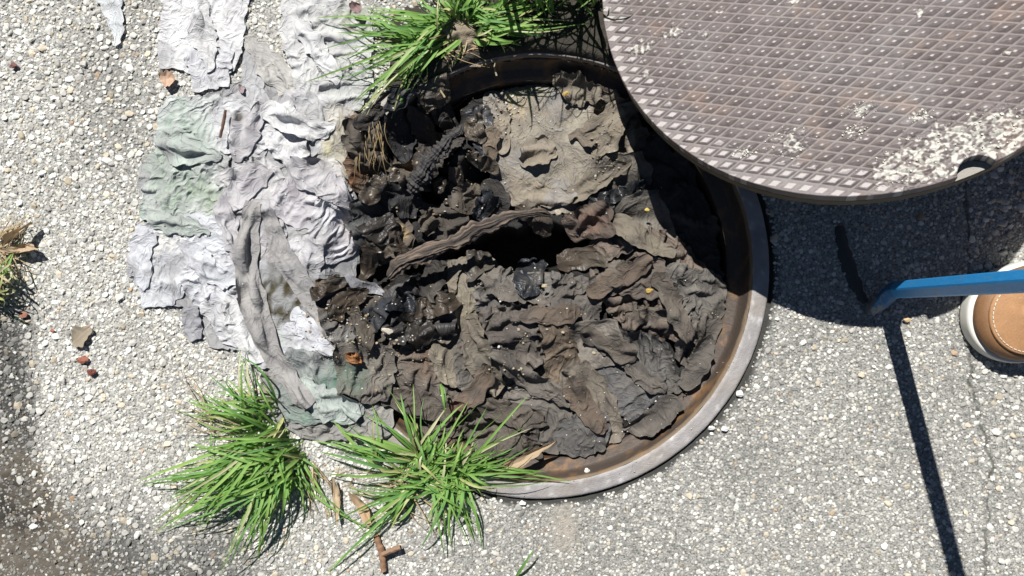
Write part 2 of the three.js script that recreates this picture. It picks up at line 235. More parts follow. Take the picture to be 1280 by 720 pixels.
const PALE = [0.66, 0.66, 0.665], LAV = [0.40, 0.39, 0.40], GREYW = [0.36, 0.36, 0.36], TAN = [0.215, 0.19, 0.155], GB = [0.115, 0.103, 0.092], GREY = [0.125, 0.12, 0.115], DARK = [0.045, 0.042, 0.040], INK = [0.028, 0.031, 0.036], BROWN = [0.095, 0.07, 0.052];
const GREEN = [0.31, 0.37, 0.31], DGREEN = [0.09, 0.16, 0.12], RUSTC = [0.26, 0.15, 0.08], DIRT = [0.09, 0.075, 0.06];
function rag(quad, o, color, label, group) {
  o = { c: 0.22, cu: null, cv: null, warp: 0.010, edge: 0.0035, cr: 0.7, bridge: 3, amp: 0.004, lam: 0.013, cell: 0.0025, it: 150, g: 0.00012, h: 0.008, round: 0.45, pull: 0.22, bend: 0.25, keep: 0, rough: 0.85, crease: 0.0015, stains: [], mott: 0.35, seed: 0, smooth: 1, floor: true, ...o };
  const pale = color[0] > 0.23; if (pale) { color = color.map((v) => Math.min(0.62, v * 0.98)); o.cr *= 0.55; o.edge *= 0.45; o.c *= 0.62; if (o.cu) o.cu *= 0.7; if (o.cv) o.cv *= 0.7; o.amp *= 0.6; o.lam *= 1.0; o.bridge = Math.min(o.bridge, 1); }
  else if (o.it > 100) { o.lam *= 1.5; o.smooth = 1; o.c *= 1.15; o.edge *= 1.0; color = [color[0] * 1.18, color[1] * 1.14, color[2] * 1.08]; }
  const seed = o.seed || Math.round(quad.flat().reduce((a, b) => a * 1.31 + b, 7)) % 100000, r = rng(seed), sx = r() * 50, sz = r() * 50;
  let T0, lenU, lenV;
  if (o.path) {                                    // a strip along a line of pixels
    const cv = new THREE.CatmullRomCurve3(quad.map(([x, y]) => P(x, y, o.h))); lenU = cv.getLength(); lenV = o.width * S; cv.arcLengthDivisions = 300;
    const pts = cv.getSpacedPoints(200), q = new THREE.Vector3();
    T0 = (u, v) => { const t = clamp(u * 200, 0, 199.999), i = t | 0, p = q.copy(pts[i]).lerp(pts[i + 1], t - i), a = pts[Math.max(0, i - 3)], b = pts[Math.min(200, i + 4)], dx = b.x - a.x, dz = b.z - a.z, l = Math.hypot(dx, dz), w = (v - 0.5) * lenV * (0.6 + 0.4 * Math.sin(Math.PI * clamp(u, 0.02, 0.98))); return [p.x - dz / l * w, p.z + dx / l * w]; };
  } else {
    const q = quad.map(([x, y]) => P(x, y, o.h));
    T0 = (u, v) => { const a = (1 - u) * (1 - v), b = u * (1 - v), c = u * v, d = (1 - u) * v; return [a * q[0].x + b * q[1].x + c * q[2].x + d * q[3].x, a * q[0].z + b * q[1].z + c * q[2].z + d * q[3].z]; };
    const len = (a, b) => q[a].distanceTo(q[b]); lenU = Math.max(len(0, 1), len(3, 2)); lenV = Math.max(len(1, 2), len(0, 3));
  }
  const T = (u, v) => {
    const a = 2 * u - 1, b = 2 * v - 1, k = o.path ? 0 : o.round, U = (a * lerp(1, Math.sqrt(1 - b * b / 2), k) + 1) / 2, V = (b * lerp(1, Math.sqrt(1 - a * a / 2), k) + 1) / 2, p = T0(U, V);
    p[0] += o.warp * (noise(p[0] * 15 + sx, p[1] * 15) + 0.3 * noise(p[0] * 75 + sx, p[1] * 75)) * 1.6; p[1] += o.warp * (noise(p[0] * 15, p[1] * 15 + sz) + 0.3 * noise(p[0] * 75, p[1] * 75 + sz)) * 1.6; return p;
  };
  const nu = clamp(Math.round(lenU / o.cell), 8, 125), nv = clamp(Math.round(lenV / o.cell), 6, 125), W = nu + 1, N = W * (nv + 1);
  const X = new Float32Array(N), Y = new Float32Array(N), Z = new Float32Array(N), TX = new Float32Array(N), TZ = new Float32Array(N), ph = r() * 6.28, dx = Math.cos(ph), dz = Math.sin(ph);
  for (let j = 0; j <= nv; j++) for (let i = 0; i <= nu; i++) { const k = j * W + i, p = T(i / nu, j / nv); X[k] = TX[k] = p[0]; Z[k] = TZ[k] = p[1]; const n = noise((p[0] * dx + p[1] * dz) / o.lam + sx, (-p[0] * dz + p[1] * dx) / (o.lam * 2.4) + sz), m = noise(p[0] / (o.lam * 0.45), p[1] / (o.lam * 0.45) + sz); Y[k] = hAt(p[0], p[1]) + 0.001 + o.amp * (0.6 + n + 0.5 * m); }
  const Y0 = new Float32Array(N); for (let k = 0; k < N; k++) Y0[k] = hAt(X[k], Z[k]);
  // a sheet bridges the small hollows below it: smooth upper envelope of what is already there
  const E = (() => { let a = 1e9, b = -1e9, c = 1e9, d = -1e9; for (let k = 0; k < N; k++) { a = Math.min(a, TX[k]); b = Math.max(b, TX[k]); c = Math.min(c, TZ[k]); d = Math.max(d, TZ[k]); } const m = 14, i0 = Math.max(0, Math.floor((a - HX0) / HC) - m), i1 = Math.min(HNX - 1, Math.ceil((b - HX0) / HC) + m), j0 = Math.max(0, Math.floor((c - HZ0) / HC) - m), j1 = Math.min(HNZ - 1, Math.ceil((d - HZ0) / HC) + m), w = i1 - i0 + 1, h = j1 - j0 + 1; let A = new Float32Array(w * h), B = new Float32Array(w * h);
    for (let j = 0; j < h; j++) for (let i = 0; i < w; i++) A[j * w + i] = H[(j + j0) * HNX + i + i0];
    const pass = (R, f) => { for (let j = 0; j < h; j++) for (let i = 0; i < w; i++) { let v = f ? -1e9 : 0, n = 0; for (let q = Math.max(0, i - R); q <= Math.min(w - 1, i + R); q++) { if (f) v = Math.max(v, A[j * w + q]); else { v += A[j * w + q]; n++; } } B[j * w + i] = f ? v : v / n; } for (let j = 0; j < h; j++) for (let i = 0; i < w; i++) { let v = f ? -1e9 : 0, n = 0; for (let q = Math.max(0, j - R); q <= Math.min(h - 1, j + R); q++) { if (f) v = Math.max(v, B[q * w + i]); else { v += B[q * w + i]; n++; } } A[j * w + i] = f ? v : v / n; } };
    if (o.bridge > 0) { pass(o.bridge, true); pass(o.bridge + 1, false); pass(o.bridge, false); }
    return (x, z) => { let u = (x - HX0) / HC - i0, v = (z - HZ0) / HC - j0; u = clamp(u, 0, w - 1.001); v = clamp(v, 0, h - 1.001); const i = u | 0, j = v | 0, a = u - i, b = v - j, k = j * w + i; return (A[k] * (1 - a) + A[k + 1] * a) * (1 - b) + (A[k + w] * (1 - a) + A[k + w + 1] * a) * b; };
  })();
  for (let k = 0; k < N; k++) Y[k] += E(X[k], Z[k]) - Y0[k];
  const cu = o.cu ?? o.c, cv = o.cv ?? o.c, su = lenU / nu, sv = lenV / nv, cons = [];
  const lc = (i, j, c) => { const n = noise(i * o.cell * 30 + sx, j * o.cell * 30 + sz) * 1.5; return 1 + c * clamp(1 + 1.1 * n, 0.15, 2.2); };
  const rest = (a, b, k, base) => lerp(Math.hypot(TX[a] - TX[b], TZ[a] - TZ[b]), base, o.keep) * k;
  const add = (i, j, di, dj, stiff, k) => { if (i + di < 0 || i + di > nu || j + dj > nv) return; const a = j * W + i, b = (j + dj) * W + i + di; cons.push(a, b, rest(a, b, k, Math.hypot(di * su, dj * sv)), stiff); };
  for (let j = 0; j <= nv; j++) for (let i = 0; i <= nu; i++) { const w = sm(-0.25, 0.25, noise(i * o.cell * 16 + sz, j * o.cell * 16 + sx)), a = 1 + (lc(i, j, cu) - 1) * lerp(0.25, 1.6, w), b = 1 + (lc(i + 40, j, cv) - 1) * lerp(1.6, 0.25, w), m = (a + b) / 2; add(i, j, 1, 0, 1, a); add(i, j, 0, 1, 1, b); add(i, j, 1, 1, 0.5, m); add(i, j, -1, 1, 0.5, m); add(i, j, 2, 0, o.bend, a); add(i, j, 0, 2, o.bend, b); add(i, j, 4, 0, o.bend * 0.35, a * 0.97); add(i, j, 0, 4, o.bend * 0.35, b * 0.97); }
  const C = new Float32Array(cons), nc = C.length / 4, VX = new Float32Array(N), VY = new Float32Array(N), VZ = new Float32Array(N);
  for (let it = 0; it < o.it; it++) {
    const fade = it / o.it, pull = o.pull * (1 - 0.5 * fade), g = o.g * (0.4 + 1.2 * fade);
    for (let k = 0; k < N; k++) { VX[k] = X[k]; VY[k] = Y[k]; VZ[k] = Z[k]; Y[k] -= g; X[k] += (TX[k] - X[k]) * pull; Z[k] += (TZ[k] - Z[k]) * pull; }
    for (let s = 0; s < 2; s++) for (let e = 0; e < nc; e++) { const q = e * 4, a = C[q], b = C[q + 1], dx = X[b] - X[a], dy = Y[b] - Y[a], dz = Z[b] - Z[a], l = Math.sqrt(dx * dx + dy * dy + dz * dz) + 1e-9, f = (l - C[q + 2]) / l * 0.5 * C[q + 3]; X[a] += dx * f; Y[a] += dy * f; Z[a] += dz * f; X[b] -= dx * f; Y[b] -= dy * f; Z[b] -= dz * f; }
    if (it % 2 === 0 || it > o.it - 4) for (let k = 0; k < N; k++) { const h = E(X[k], Z[k]) + 0.0009; if (Y[k] < h) Y[k] = h; }
  }
  for (let s = 0; s < o.smooth; s++) for (const A of [X, Y, Z]) { const B = A.slice(); for (let j = 1; j < nv; j++) for (let i = 1; i < nu; i++) { const k = j * W + i; A[k] = B[k] * 0.5 + (B[k - 1] + B[k + 1] + B[k - W] + B[k + W]) * 0.125; } }
  // twice as fine, by cubic interpolation
  const fu = nu * 2, fv = nv * 2, FW = fu + 1, pos = new Float32Array(FW * (fv + 1) * 3), uv = [], col = [], idx = [];
  [X, Y, Z].forEach((A, c) => {
    const row = new Float32Array(FW * (nv + 1)), cub = (a, b, d, e) => (9 * (b + d) - a - e) / 16;
    for (let j = 0; j <= nv; j++) for (let i = 0; i <= nu; i++) { row[j * FW + 2 * i] = A[j * W + i]; if (i < nu) row[j * FW + 2 * i + 1] = cub(A[j * W + Math.max(0, i - 1)], A[j * W + i], A[j * W + i + 1], A[j * W + Math.min(nu, i + 2)]); }
    for (let i = 0; i < FW; i++) for (let j = 0; j <= nv; j++) { pos[((2 * j) * FW + i) * 3 + c] = row[j * FW + i]; if (j < nv) pos[((2 * j + 1) * FW + i) * 3 + c] = cub(row[Math.max(0, j - 1) * FW + i], row[j * FW + i], row[(j + 1) * FW + i], row[Math.min(nv, j + 2) * FW + i]); }
  });
  // sharp pressed creases and lifted hems
  { const pw = (n, e) => Math.pow(1 - Math.min(1, Math.abs(n) * 2.6), e), lim = 0.007; for (let j = 0; j <= fv; j++) for (let i = 0; i <= fu; i++) {
    const k = (j * FW + i) * 3, u = i / fu * lenU * (1 + cu), v = j / fv * lenV * (1 + cv), wx = 0.018 * noise(u * 14 + sx, v * 14), wz = 0.018 * noise(u * 14, v * 14 + sz), A = (u + wx) * dx + (v + wz) * dz, B = (v + wz) * dx - (u + wx) * dz;
    const e = Math.min(i / fu * lenU, (1 - i / fu) * lenU, j / fv * lenV, (1 - j / fv) * lenV), inn = sm(0, lim, e);
    pos[k + 1] += o.cr * inn * (0.0042 * pw(noise(A * 24 + sx, B * 6 + sz), 5) + 0.0024 * pw(noise(A * 52 + B * 14 + sz, B * 11 - A * 9), 4) + 0.0003 * pw(noise(A * 150, B * 70 + sx), 2)) * (0.15 + 1.5 * sm(-0.15, 0.35, noise(u * 14 + sz, v * 14))) + o.edge * (1 - sm(0.0005, 0.009, e)) * sm(-0.35, 0.35, noise(u * 35 + 7, v * 35 + sx)) ;
  } }
  const st = o.stains.map(([px, py, rr, c, k]) => [P(px, py, o.h), rr * S, c, k ?? 0.8]), ox = r(), oz = r();
  for (let j = 0; j <= fv; j++) for (let i = 0; i <= fu; i++) {
    const k = (j * FW + i) * 3, x = pos[k], y = pos[k + 1], z = pos[k + 2], u = i / fu * lenU * (1 + cu), v = j / fv * lenV * (1 + cv);
    uv.push(u + ox, v + oz);
    const f = fbm(x * 26 + sx, z * 26 + sz, 4), ff = fbm(u * 160 + sx, v * 160, 3), f3 = fbm(u * 45 + 5, v * 45 + sz, 3); let t = (color[0] > 0.25 ? 1.0 : 1) * (1 + o.mott * (1.3 * f + 0.6 * ff + 1.0 * f3)), c = [color[0] * t, color[1] * t * (1 + 0.03 * f), color[2] * t * (1 - 0.06 * f3)];
    if (color[0] < 0.23) { const q = 0.55 * sm(0.02, 0.3, fbm(x * 15 + 50, z * 15, 4)), w = 1 + 0.9 * fbm(x * 9, z * 9 + 20, 3); c = [lerp(c[0], 0.15, q) * w, lerp(c[1], 0.135, q) * w, lerp(c[2], 0.112, q) * w]; const s2 = 0.6 * sm(0.05, 0.3, fbm(u * 28 + 9, v * 28 + sx, 4)); c = c.map((e, n) => lerp(e, [0.045, 0.04, 0.037][n], s2)); }
    else { const q = 0.65 * sm(0.0, 0.3, fbm(x * 19 + 70, z * 19, 4) + 0.35 * ff), s2 = 0.35 * sm(0.05, 0.3, fbm(u * 22, v * 60 + sx, 3)); c = [lerp(c[0], 0.25, q), lerp(c[1], 0.245, q), lerp(c[2], 0.25, q)].map((e) => lerp(e, 0.3, s2)); }
    for (const [p, rr, cc, kk] of st) { const d = Math.hypot(x - p.x, z - p.z) / rr + 0.9 * fbm(x * 30 + 3, z * 30 + sx, 3), m = kk * (1 - sm(0.25, 1.05, d)) * (0.6 + 0.7 * sm(-0.25, 0.3, noise(x * 90 + z * 30, z * 40 - x * 20))); if (m > 0) { const q = 1 + 0.5 * ff; c = [lerp(c[0], cc[0] * q, m), lerp(c[1], cc[1] * q, m), lerp(c[2], cc[2] * q, m)]; } }
    col.push(clamp(c[0], 0.008, 0.75), clamp(c[1], 0.008, 0.75), clamp(c[2], 0.008, 0.75));
    const hi = Math.round((x - HX0) / HC), hj = Math.round((z - HZ0) / HC); if (hi > 0 && hj > 0 && hi < HNX && hj < HNZ) { const q = hj * HNX + hi; if (y > H[q]) H[q] = y; }
    if (i < fu && j < fv) { const a = j * FW + i; idx.push(a, a + FW, a + 1, a + 1, a + FW, a + FW + 1); }
  }
  if (globalThis.DBG) { let s1 = 0, s2 = 0, mx = 0; for (let k = 0; k < N; k++) { const q = Y[k] - Y0[k]; s1 += q; s2 += q * q; mx = Math.max(mx, q); } console.log(label.slice(0, 50), 'mean', (s1 / N * 1000).toFixed(1), 'rms', (Math.sqrt(s2 / N) * 1000).toFixed(1), 'max', (mx * 1000).toFixed(1)); }
  const m = mesh(o.name || 'rag', geo(Array.from(pos), idx, uv, col), clothMat(o.rough, o.crease)); return tag(m, label, o.cat || 'rag', group);
}
const GP = 'pale rags dragged out on the pavement', GH = 'dark rags clogging the manhole';
const lo = { h: -0.04 };
// on the pavement, lowest first
rag([[195, 92], [440, 92], [450, 470], [170, 400]], { h: 0.006, c: 0.12, amp: 0.003, round: 0.75, warp: 0.02, cell: 0.0045, g: 0.00013, stains: [[200, 190, 60, GREEN, 0.5], [420, 200, 40, [0.4, 0.36, 0.26], 0.6]] }, GREYW, 'large grey rag lying flat underneath the pale rags left of the manhole', GP);
rag([[320, 430], [470, 400], [500, 560], [345, 545]], { h: 0.004, c: 0.2, amp: 0.004, round: 0.6, stains: [[450, 470, 50, DIRT, 0.7]] }, [0.22, 0.22, 0.215], 'grey rag hanging over the frame between the two lower grass tufts', GP);
rag([[118, -60], [162, -60], [152, 46], [137, 58]], { h: 0.004, c: 0.12, round: 0.25, amp: 0.002, g: 0.00015 }, [0.6, 0.62, 0.65], 'narrow pale rag ending in a point at the top left of the photo', GP);
rag([[300, 60], [332, 66], [318, 180], [290, 180]], { h: 0.005, c: 0.2, cv: 0.02, g: 0.00013 }, [0.45, 0.45, 0.46], 'thin pale strip of rag running down beside the bare gravel patch', GP);
rag([[300, 45], [322, 40], [392, 118], [350, 130]], { h: 0.006, cu: 0.3, cv: 0.02, g: 0.00013, lam: 0.0096 }, [0.45, 0.435, 0.41], 'grey strip of rag slanting across the bare gravel patch', GP);
rag([[206, -60], [312, -60], [298, 92], [200, 92]], { h: 0.007, c: 0.16, lam: 0.0128, amp: 0.003, round: 0.3, g: 0.00010 }, PALE, 'broad whitish rag hanging down from the top edge, left of the gravel patch', GP);
rag([[228, 60], [292, 62], [288, 112], [236, 118]], { h: 0.01, c: 0.28, lam: 0.0096, round: 0.3 }, [0.58, 0.58, 0.6], 'small whitish rag crumpled at the lower end of the broad white one', GP);
rag([[338, -60], [428, -60], [432, 130], [368, 130]], { h: 0.007, c: 0.2, lam: 0.0128, round: 0.3, amp: 0.003, g: 0.00009 }, [0.55, 0.55, 0.545], 'whitish rag right of the bare gravel patch, below the top edge', GP);
rag([[380, 0], [470, 0], [462, 90], [398, 110]], { h: 0.012, c: 0.26, lam: 0.0112, g: 0.00007, stains: [[440, 20, 30, [0.3, 0.32, 0.24], 0.6]] }, [0.5, 0.5, 0.49], 'pale rag under the left blades of the upper grass tuft', GP);
rag([[395, 85], [465, 70], [462, 135], [400, 150]], { h: 0.014, c: 0.32, lam: 0.0096, amp: 0.006 }, [0.47, 0.475, 0.46], 'pale crumpled rag below the upper grass tuft, at the frame edge', GP);
rag([[206, 116], [292, 122], [296, 205], [186, 215]], { h: 0.01, c: 0.2, lam: 0.0160, round: 0.6, stains: [[225, 160, 45, [0.33, 0.39, 0.34], 0.8], [210, 200, 30, GREEN, 0.6]] }, [0.5, 0.52, 0.51], 'pale greenish rag at the left edge below the broad white one', GP);
rag([[182, 205], [290, 190], [282, 290], [160, 282]], { h: 0.012, c: 0.28, lam: 0.0144, round: 0.65, amp: 0.005, stains: [[225, 235, 48, GREEN, 0.85], [265, 250, 34, [0.31, 0.36, 0.28], 0.7], [170, 265, 24, [0.28, 0.35, 0.3], 0.7]] }, [0.46, 0.48, 0.46], 'rag with moss green stains at the left side of the pale heap', GP);
rag([[262, 118], [340, 110], [350, 190], [270, 200]], { h: 0.014, c: 0.3, lam: 0.0112, round: 0.6, amp: 0.005, stains: [[300, 150, 16, DIRT, 0.8]] }, [0.52, 0.52, 0.53], 'pale crumpled rag with a brown speck, below the bare gravel patch', GP);
rag([[330, 120], [420, 118], [420, 190], [330, 200]], { h: 0.015, c: 0.3, lam: 0.0104, amp: 0.005, round: 0.5 }, [0.53, 0.525, 0.53], 'pale crumpled rag in the upper middle of the pale heap', GP);
rag([[398, 128], [452, 135], [446, 240], [402, 235]], { h: 0.016, cu: 0.4, cv: 0.15, lam: 0.0096, amp: 0.006, round: 0.3, stains: [[412, 180, 18, [0.42, 0.39, 0.25], 0.8], [440, 205, 22, RUSTC, 0.85], [446, 150, 18, RUSTC, 0.7]] }, [0.5, 0.48, 0.44], 'pale rag with yellow and rusty stains where it bends into the hole', GP);
rag([[322, 168], [384, 166], [384, 212], [340, 204]], { h: 0.02, cu: 0.15, cv: 0.5, lam: 0.0112, amp: 0.007, round: 0.8 }, [0.62, 0.615, 0.62], 'bright white folded rag in the upper middle of the pale heap', GP);
rag([[275, 205], [345, 195], [350, 262], [270, 262]], { h: 0.016, c: 0.3, lam: 0.0128, round: 0.6, amp: 0.005, stains: [[272, 245, 22, GREEN, 0.7]] }, [0.54, 0.53, 0.53], 'whitish rag beside the moss green stains, middle of the pale heap', GP);
rag([[345, 195], [430, 200], [440, 255], [380, 258]], { h: 0.02, cu: 0.12, cv: 0.42, lam: 0.0112, round: 0.5, amp: 0.006 }, [0.53, 0.51, 0.5], 'cream tinted rag with long folds above the round gathered one', GP);
rag([[152, 272], [290, 262], [300, 345], [165, 372]], { h: 0.01, c: 0.2, lam: 0.0176, round: 0.7, amp: 0.004, stains: [[205, 300, 34, [0.62, 0.61, 0.58], 0.8]] }, [0.52, 0.53, 0.56], 'bluish white rag with a chalky crust at the far left of the heap', GP);
rag([[168, 335], [240, 320], [236, 366], [176, 384]], { h: 0.012, c: 0.2, lam: 0.0160, round: 0.6 }, [0.52, 0.53, 0.55], 'small bluish rag at the lower left corner of the pale heap', GP);
rag([[215, 320], [310, 325], [312, 405], [240, 398]], { h: 0.015, c: 0.32, lam: 0.0144, amp: 0.006, round: 0.6 }, [0.54, 0.545, 0.57], 'bluish white crumpled rag above the bare pavement, lower left', GP);
rag([[235, 380], [315, 375], [355, 470], [285, 440]], { h: 0.013, c: 0.3, lam: 0.0128, amp: 0.005, round: 0.5 }, [0.55, 0.55, 0.56], 'whitish crumpled rag just above the lower left grass tuft', GP);
rag([[222, 385], [246, 382], [256, 420], [232, 425]], { h: 0.006, c: 0.3, lam: 0.0080, g: 0.00010 }, [0.3, 0.3, 0.32], 'small grey scrap of rag poking from under the whitish one', GP);
rag([[270, 255], [350, 245], [350, 350], [300, 360]], { h: 0.02, c: 0.25, lam: 0.0120, amp: 0.005, round: 0.5, stains: [[280, 270, 20, [0.22, 0.18, 0.16], 0.7], [340, 320, 30, [0.3, 0.28, 0.28], 0.8]] }, LAV, 'lavender grey rag in the middle of the heap, left of the round one', GP);
rag([[340, 215], [410, 225], [415, 285], [335, 275]], { h: 0.022, c: 0.32, lam: 0.0112, amp: 0.006, round: 0.7, stains: [[365, 235, 16, [0.24, 0.22, 0.24], 0.7]] }, [0.47, 0.45, 0.47], 'lavender grey knotted rag touching the top of the round gathered one', GP);
rag([[388, 236], [452, 236], [455, 318], [372, 340]], { h: 0.026, cu: 0.5, cv: 0.2, lam: 0.0096, amp: 0.008, round: 0.85, keep: 0.5, it: 200, stains: [[432, 285, 20, [0.33, 0.27, 0.24], 0.5], [440, 320, 22, [0.3, 0.27, 0.25], 0.5]] }, [0.54, 0.53, 0.55], 'round lavender rag gathered in fine curved folds at the edge of the hole', GP);
rag([[345, 290], [405, 300], [398, 350], [352, 345]], { h: 0.024, cu: 0.2, cv: 0.35, lam: 0.0128, round: 0.8, amp: 0.006 }, [0.56, 0.55, 0.56], 'smooth pale fold of rag at the foot of the round gathered one', GP);
rag([[308, 330], [395, 330], [450, 440], [335, 455]], { h: 0.02, c: 0.14, lam: 0.0240, amp: 0.004, round: 0.4, stains: [[350, 370, 62, [0.12, 0.115, 0.10], 0.95], [415, 410, 26, [0.17, 0.14, 0.13], 0.8], [375, 345, 14, [0.45, 0.36, 0.26], 0.6]] }, [0.46, 0.47, 0.49], 'rag stained dark brown across its top, framed by two thin strips', GP);
rag([[335, 405], [400, 395], [430, 435], [350, 455]], { h: 0.026, c: 0.25, lam: 0.0128, amp: 0.005, round: 0.7, stains: [[335, 420, 22, [0.36, 0.42, 0.36], 0.6]] }, [0.55, 0.56, 0.59], 'bluish white rag below the dark brown stain', GP);
rag([[330, 440], [440, 435], [470, 520], [360, 545]], { h: 0.012, c: 0.26, lam: 0.0160, amp: 0.006, round: 0.7, stains: [[420, 480, 40, DGREEN, 0.85], [380, 510, 40, [0.18, 0.24, 0.2], 0.8], [400, 450, 26, [0.3, 0.3, 0.29], 0.5]] }, [0.25, 0.27, 0.26], 'dark green stained rag above the middle grass tuft', GP);
for (const [x, y, a, l, w, t, where] of [
  [250, 40, 80, 110, 30, 0, 'down the middle of the broad white one'], [395, 60, 60, 110, 28, 0, 'slanting through the rag right of the gravel patch'], [230, 185, 20, 90, 40, 2, 'across the greenish rag'], [310, 165, 120, 80, 28, 1, 'beside the thin brown twig'], [370, 150, 20, 100, 30, 0, 'across the upper middle of the heap'], [300, 235, 150, 90, 34, 1, 'right of the moss green stain'], [215, 275, 10, 90, 30, 2, 'under the moss green stain'], [180, 320, 100, 80, 28, 3, 'at the far left of the heap'], [260, 330, 30, 100, 34, 3, 'over the bluish white rags'], [300, 410, 60, 100, 32, 0, 'above the lower left tuft'], [400, 225, 35, 100, 28, 1, 'above the round gathered rag'], [290, 290, 70, 90, 30, 1, 'left of the long curving strip'], [425, 180, 75, 90, 22, 4, 'over the yellow stain at the rim'], [390, 420, 40, 90, 26, 3, 'below the dark brown stain'], [400, 500, 30, 110, 40, 2, 'over the dark green stains']]) {
  const c = Math.cos(a * Math.PI / 180), s = Math.sin(a * Math.PI / 180), q = [[-1, -0.8], [0.9, -1], [1, 0.7], [-0.8, 1]].map(([u, v]) => [x + c * u * l / 2 - s * v * w / 2, y + s * u * l / 2 + c * v * w / 2]);
  rag(q, { h: 0.018, cu: 0.12, cv: 0.5, amp: 0.006, lam: 0.009, round: 0.75, warp: 0.012, it: 130, cr: 0.9, bridge: 1 }, [[0.6, 0.6, 0.6], [0.43, 0.415, 0.43], [0.36, 0.4, 0.37], [0.52, 0.53, 0.56], [0.45, 0.42, 0.34]][t], ['whitish', 'lavender grey', 'pale grey green', 'bluish white', 'yellowish'][t] + ' strip of rag ' + where, GP);
}
rag([[312, 250], [304, 300], [306, 345], [318, 395], [335, 440], [360, 480], [385, 510]], { path: true, width: 26, h: 0.028, cu: 0.05, cv: 0.9, lam: 0.0064, amp: 0.008, warp: 0.003 }, [0.3, 0.288, 0.28], 'long grey strip of rag curving down the middle of the pale heap', GP);
rag([[328, 265], [345, 310], [370, 355], [400, 395], [430, 440]], { path: true, width: 24, h: 0.032, cu: 0.05, cv: 0.9, lam: 0.0064, amp: 0.008, warp: 0.003 }, [0.3, 0.29, 0.285], 'straight grey strip of rag slanting right of the dark brown stain', GP);
// in the shaft: the smooth upper sheet and what lies round it
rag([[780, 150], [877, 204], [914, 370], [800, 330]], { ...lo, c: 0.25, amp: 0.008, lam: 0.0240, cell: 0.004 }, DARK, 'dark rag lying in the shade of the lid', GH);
rag([[600, 100], [770, 114], [812, 255], [612, 275]], { cr: 0.5, ...lo, c: 0.05, amp: 0.003, lam: 0.0400, round: 0.5, g: 0.00011, cell: 0.0034, crease: 0.0022, mott: 0.45, stains: [[645, 130, 30, [0.34, 0.28, 0.19], 0.75], [640, 230, 30, [0.24, 0.21, 0.17], 0.6], [790, 215, 30, [0.12, 0.11, 0.1], 0.6]] }, [0.25, 0.222, 0.18], 'broad tan grey rag lying almost smooth in the upper part of the hole', GH);
rag([[690, 88], [779, 118], [805, 132], [700, 125]], { ...lo, h: -0.03, c: 0.4, cv: 0.45, amp: 0.008, lam: 0.0112 }, [0.14, 0.125, 0.105], 'rag wrinkled into ridges along the upper rim of the hole', GH);
rag([[650, 176], [696, 172], [698, 200], [652, 204]], { h: -0.025, cu: 0.2, cv: 0.5, amp: 0.010, lam: 0.0160, round: 0.6 }, [0.2, 0.175, 0.14], 'small flap of cloth standing up on the smooth tan rag', GH);
rag([[735, 130], [805, 132], [808, 195], [740, 200]], { h: -0.025, cu: 0.5, cv: 0.25, amp: 0.012, lam: 0.0128, round: 0.7, keep: 0.4 }, [0.17, 0.15, 0.12], 'knotted rag with thick folds beside the lid, upper right of the hole', GH);
rag([[712, 165], [780, 119], [802, 130], [730, 195]], { h: -0.022, cu: 0.1, cv: 0.6, amp: 0.010, lam: 0.0112, round: 0.5 }, [0.15, 0.13, 0.105], 'rag rolled into a long slanting fold right of the smooth tan one', GH);
rag([[735, 195], [808, 185], [815, 250], [738, 262]], { cr: 0.4, h: -0.028, c: 0.22, amp: 0.007, lam: 0.0200, round: 0.5 }, [0.125, 0.115, 0.10], 'grey rag with a straight slanting crease right of the smooth tan one', GH);
rag([[725, 240], [815, 225], [830, 255], [735, 275]], { h: -0.026, c: 0.4, amp: 0.008, lam: 0.0096, rough: 0.28 }, INK, 'wet black glistening rag below the slanting crease', GH);
rag([[765, 255], [822, 225], [862, 330], [800, 345]], { cr: 0.3, h: -0.03, c: 0.08, amp: 0.003, lam: 0.0320, round: 0.4 }, [0.155, 0.145, 0.13], 'smooth grey rag along the edge of the lid shade', GH);
// lower half
rag([[473, 413], [587, 402], [591, 563], [499, 503]], { ...lo, c: 0.24, amp: 0.007, lam: 0.0276, round: 0.5, stains: [[530, 450, 34, [0.15, 0.10, 0.07], 0.6], [505, 440, 26, [0.16, 0.13, 0.1], 0.6]] }, [0.10, 0.088, 0.078], 'brownish grey rag above the middle grass tuft', GH);
rag([[544, 330], [623, 309], [639, 475], [544, 485]], { cr: 0.7, ...lo, h: -0.03, cu: 0.3, cv: 0.1, amp: 0.008, lam: 0.0276, round: 0.5, stains: [[565, 385, 32, [0.2, 0.175, 0.13], 0.7]] }, [0.165, 0.148, 0.12], 'light tan grey rag with upright folds left of the centre', GH);
rag([[600, 333], [700, 336], [705, 412], [596, 416]], { ...lo, h: -0.03, c: 0.34, amp: 0.008, lam: 0.0202, round: 0.5 }, GREY, 'grey crumpled rag just below the deep black gap', GH);
rag([[566, 413], [722, 407], [748, 566], [578, 558]], { cr: 0.7, ...lo, h: -0.03, c: 0.17, amp: 0.006, lam: 0.0322, round: 0.5, keep: 0.25, stains: [[655, 395, 24, [0.15, 0.1, 0.08], 0.6]] }, [0.115, 0.108, 0.10], 'big dark grey rag spread over the lower middle of the hole', GH);
rag([[587, 387], [701, 379], [716, 431], [639, 466]], { ...lo, h: -0.025, c: 0.36, amp: 0.009, lam: 0.0184, keep: 0.5, round: 0.4 }, [0.11, 0.098, 0.09], 'grey brown rag fanning out from a pinch near the centre', GH);
rag([[737, 288], [867, 288], [905, 408], [747, 407]], { ...lo, h: -0.02, c: 0.50, amp: 0.012, lam: 0.0202, round: 0.6, it: 190 }, [0.12, 0.098, 0.083], 'brown tangle of rag in rope like folds right of the centre', GH);
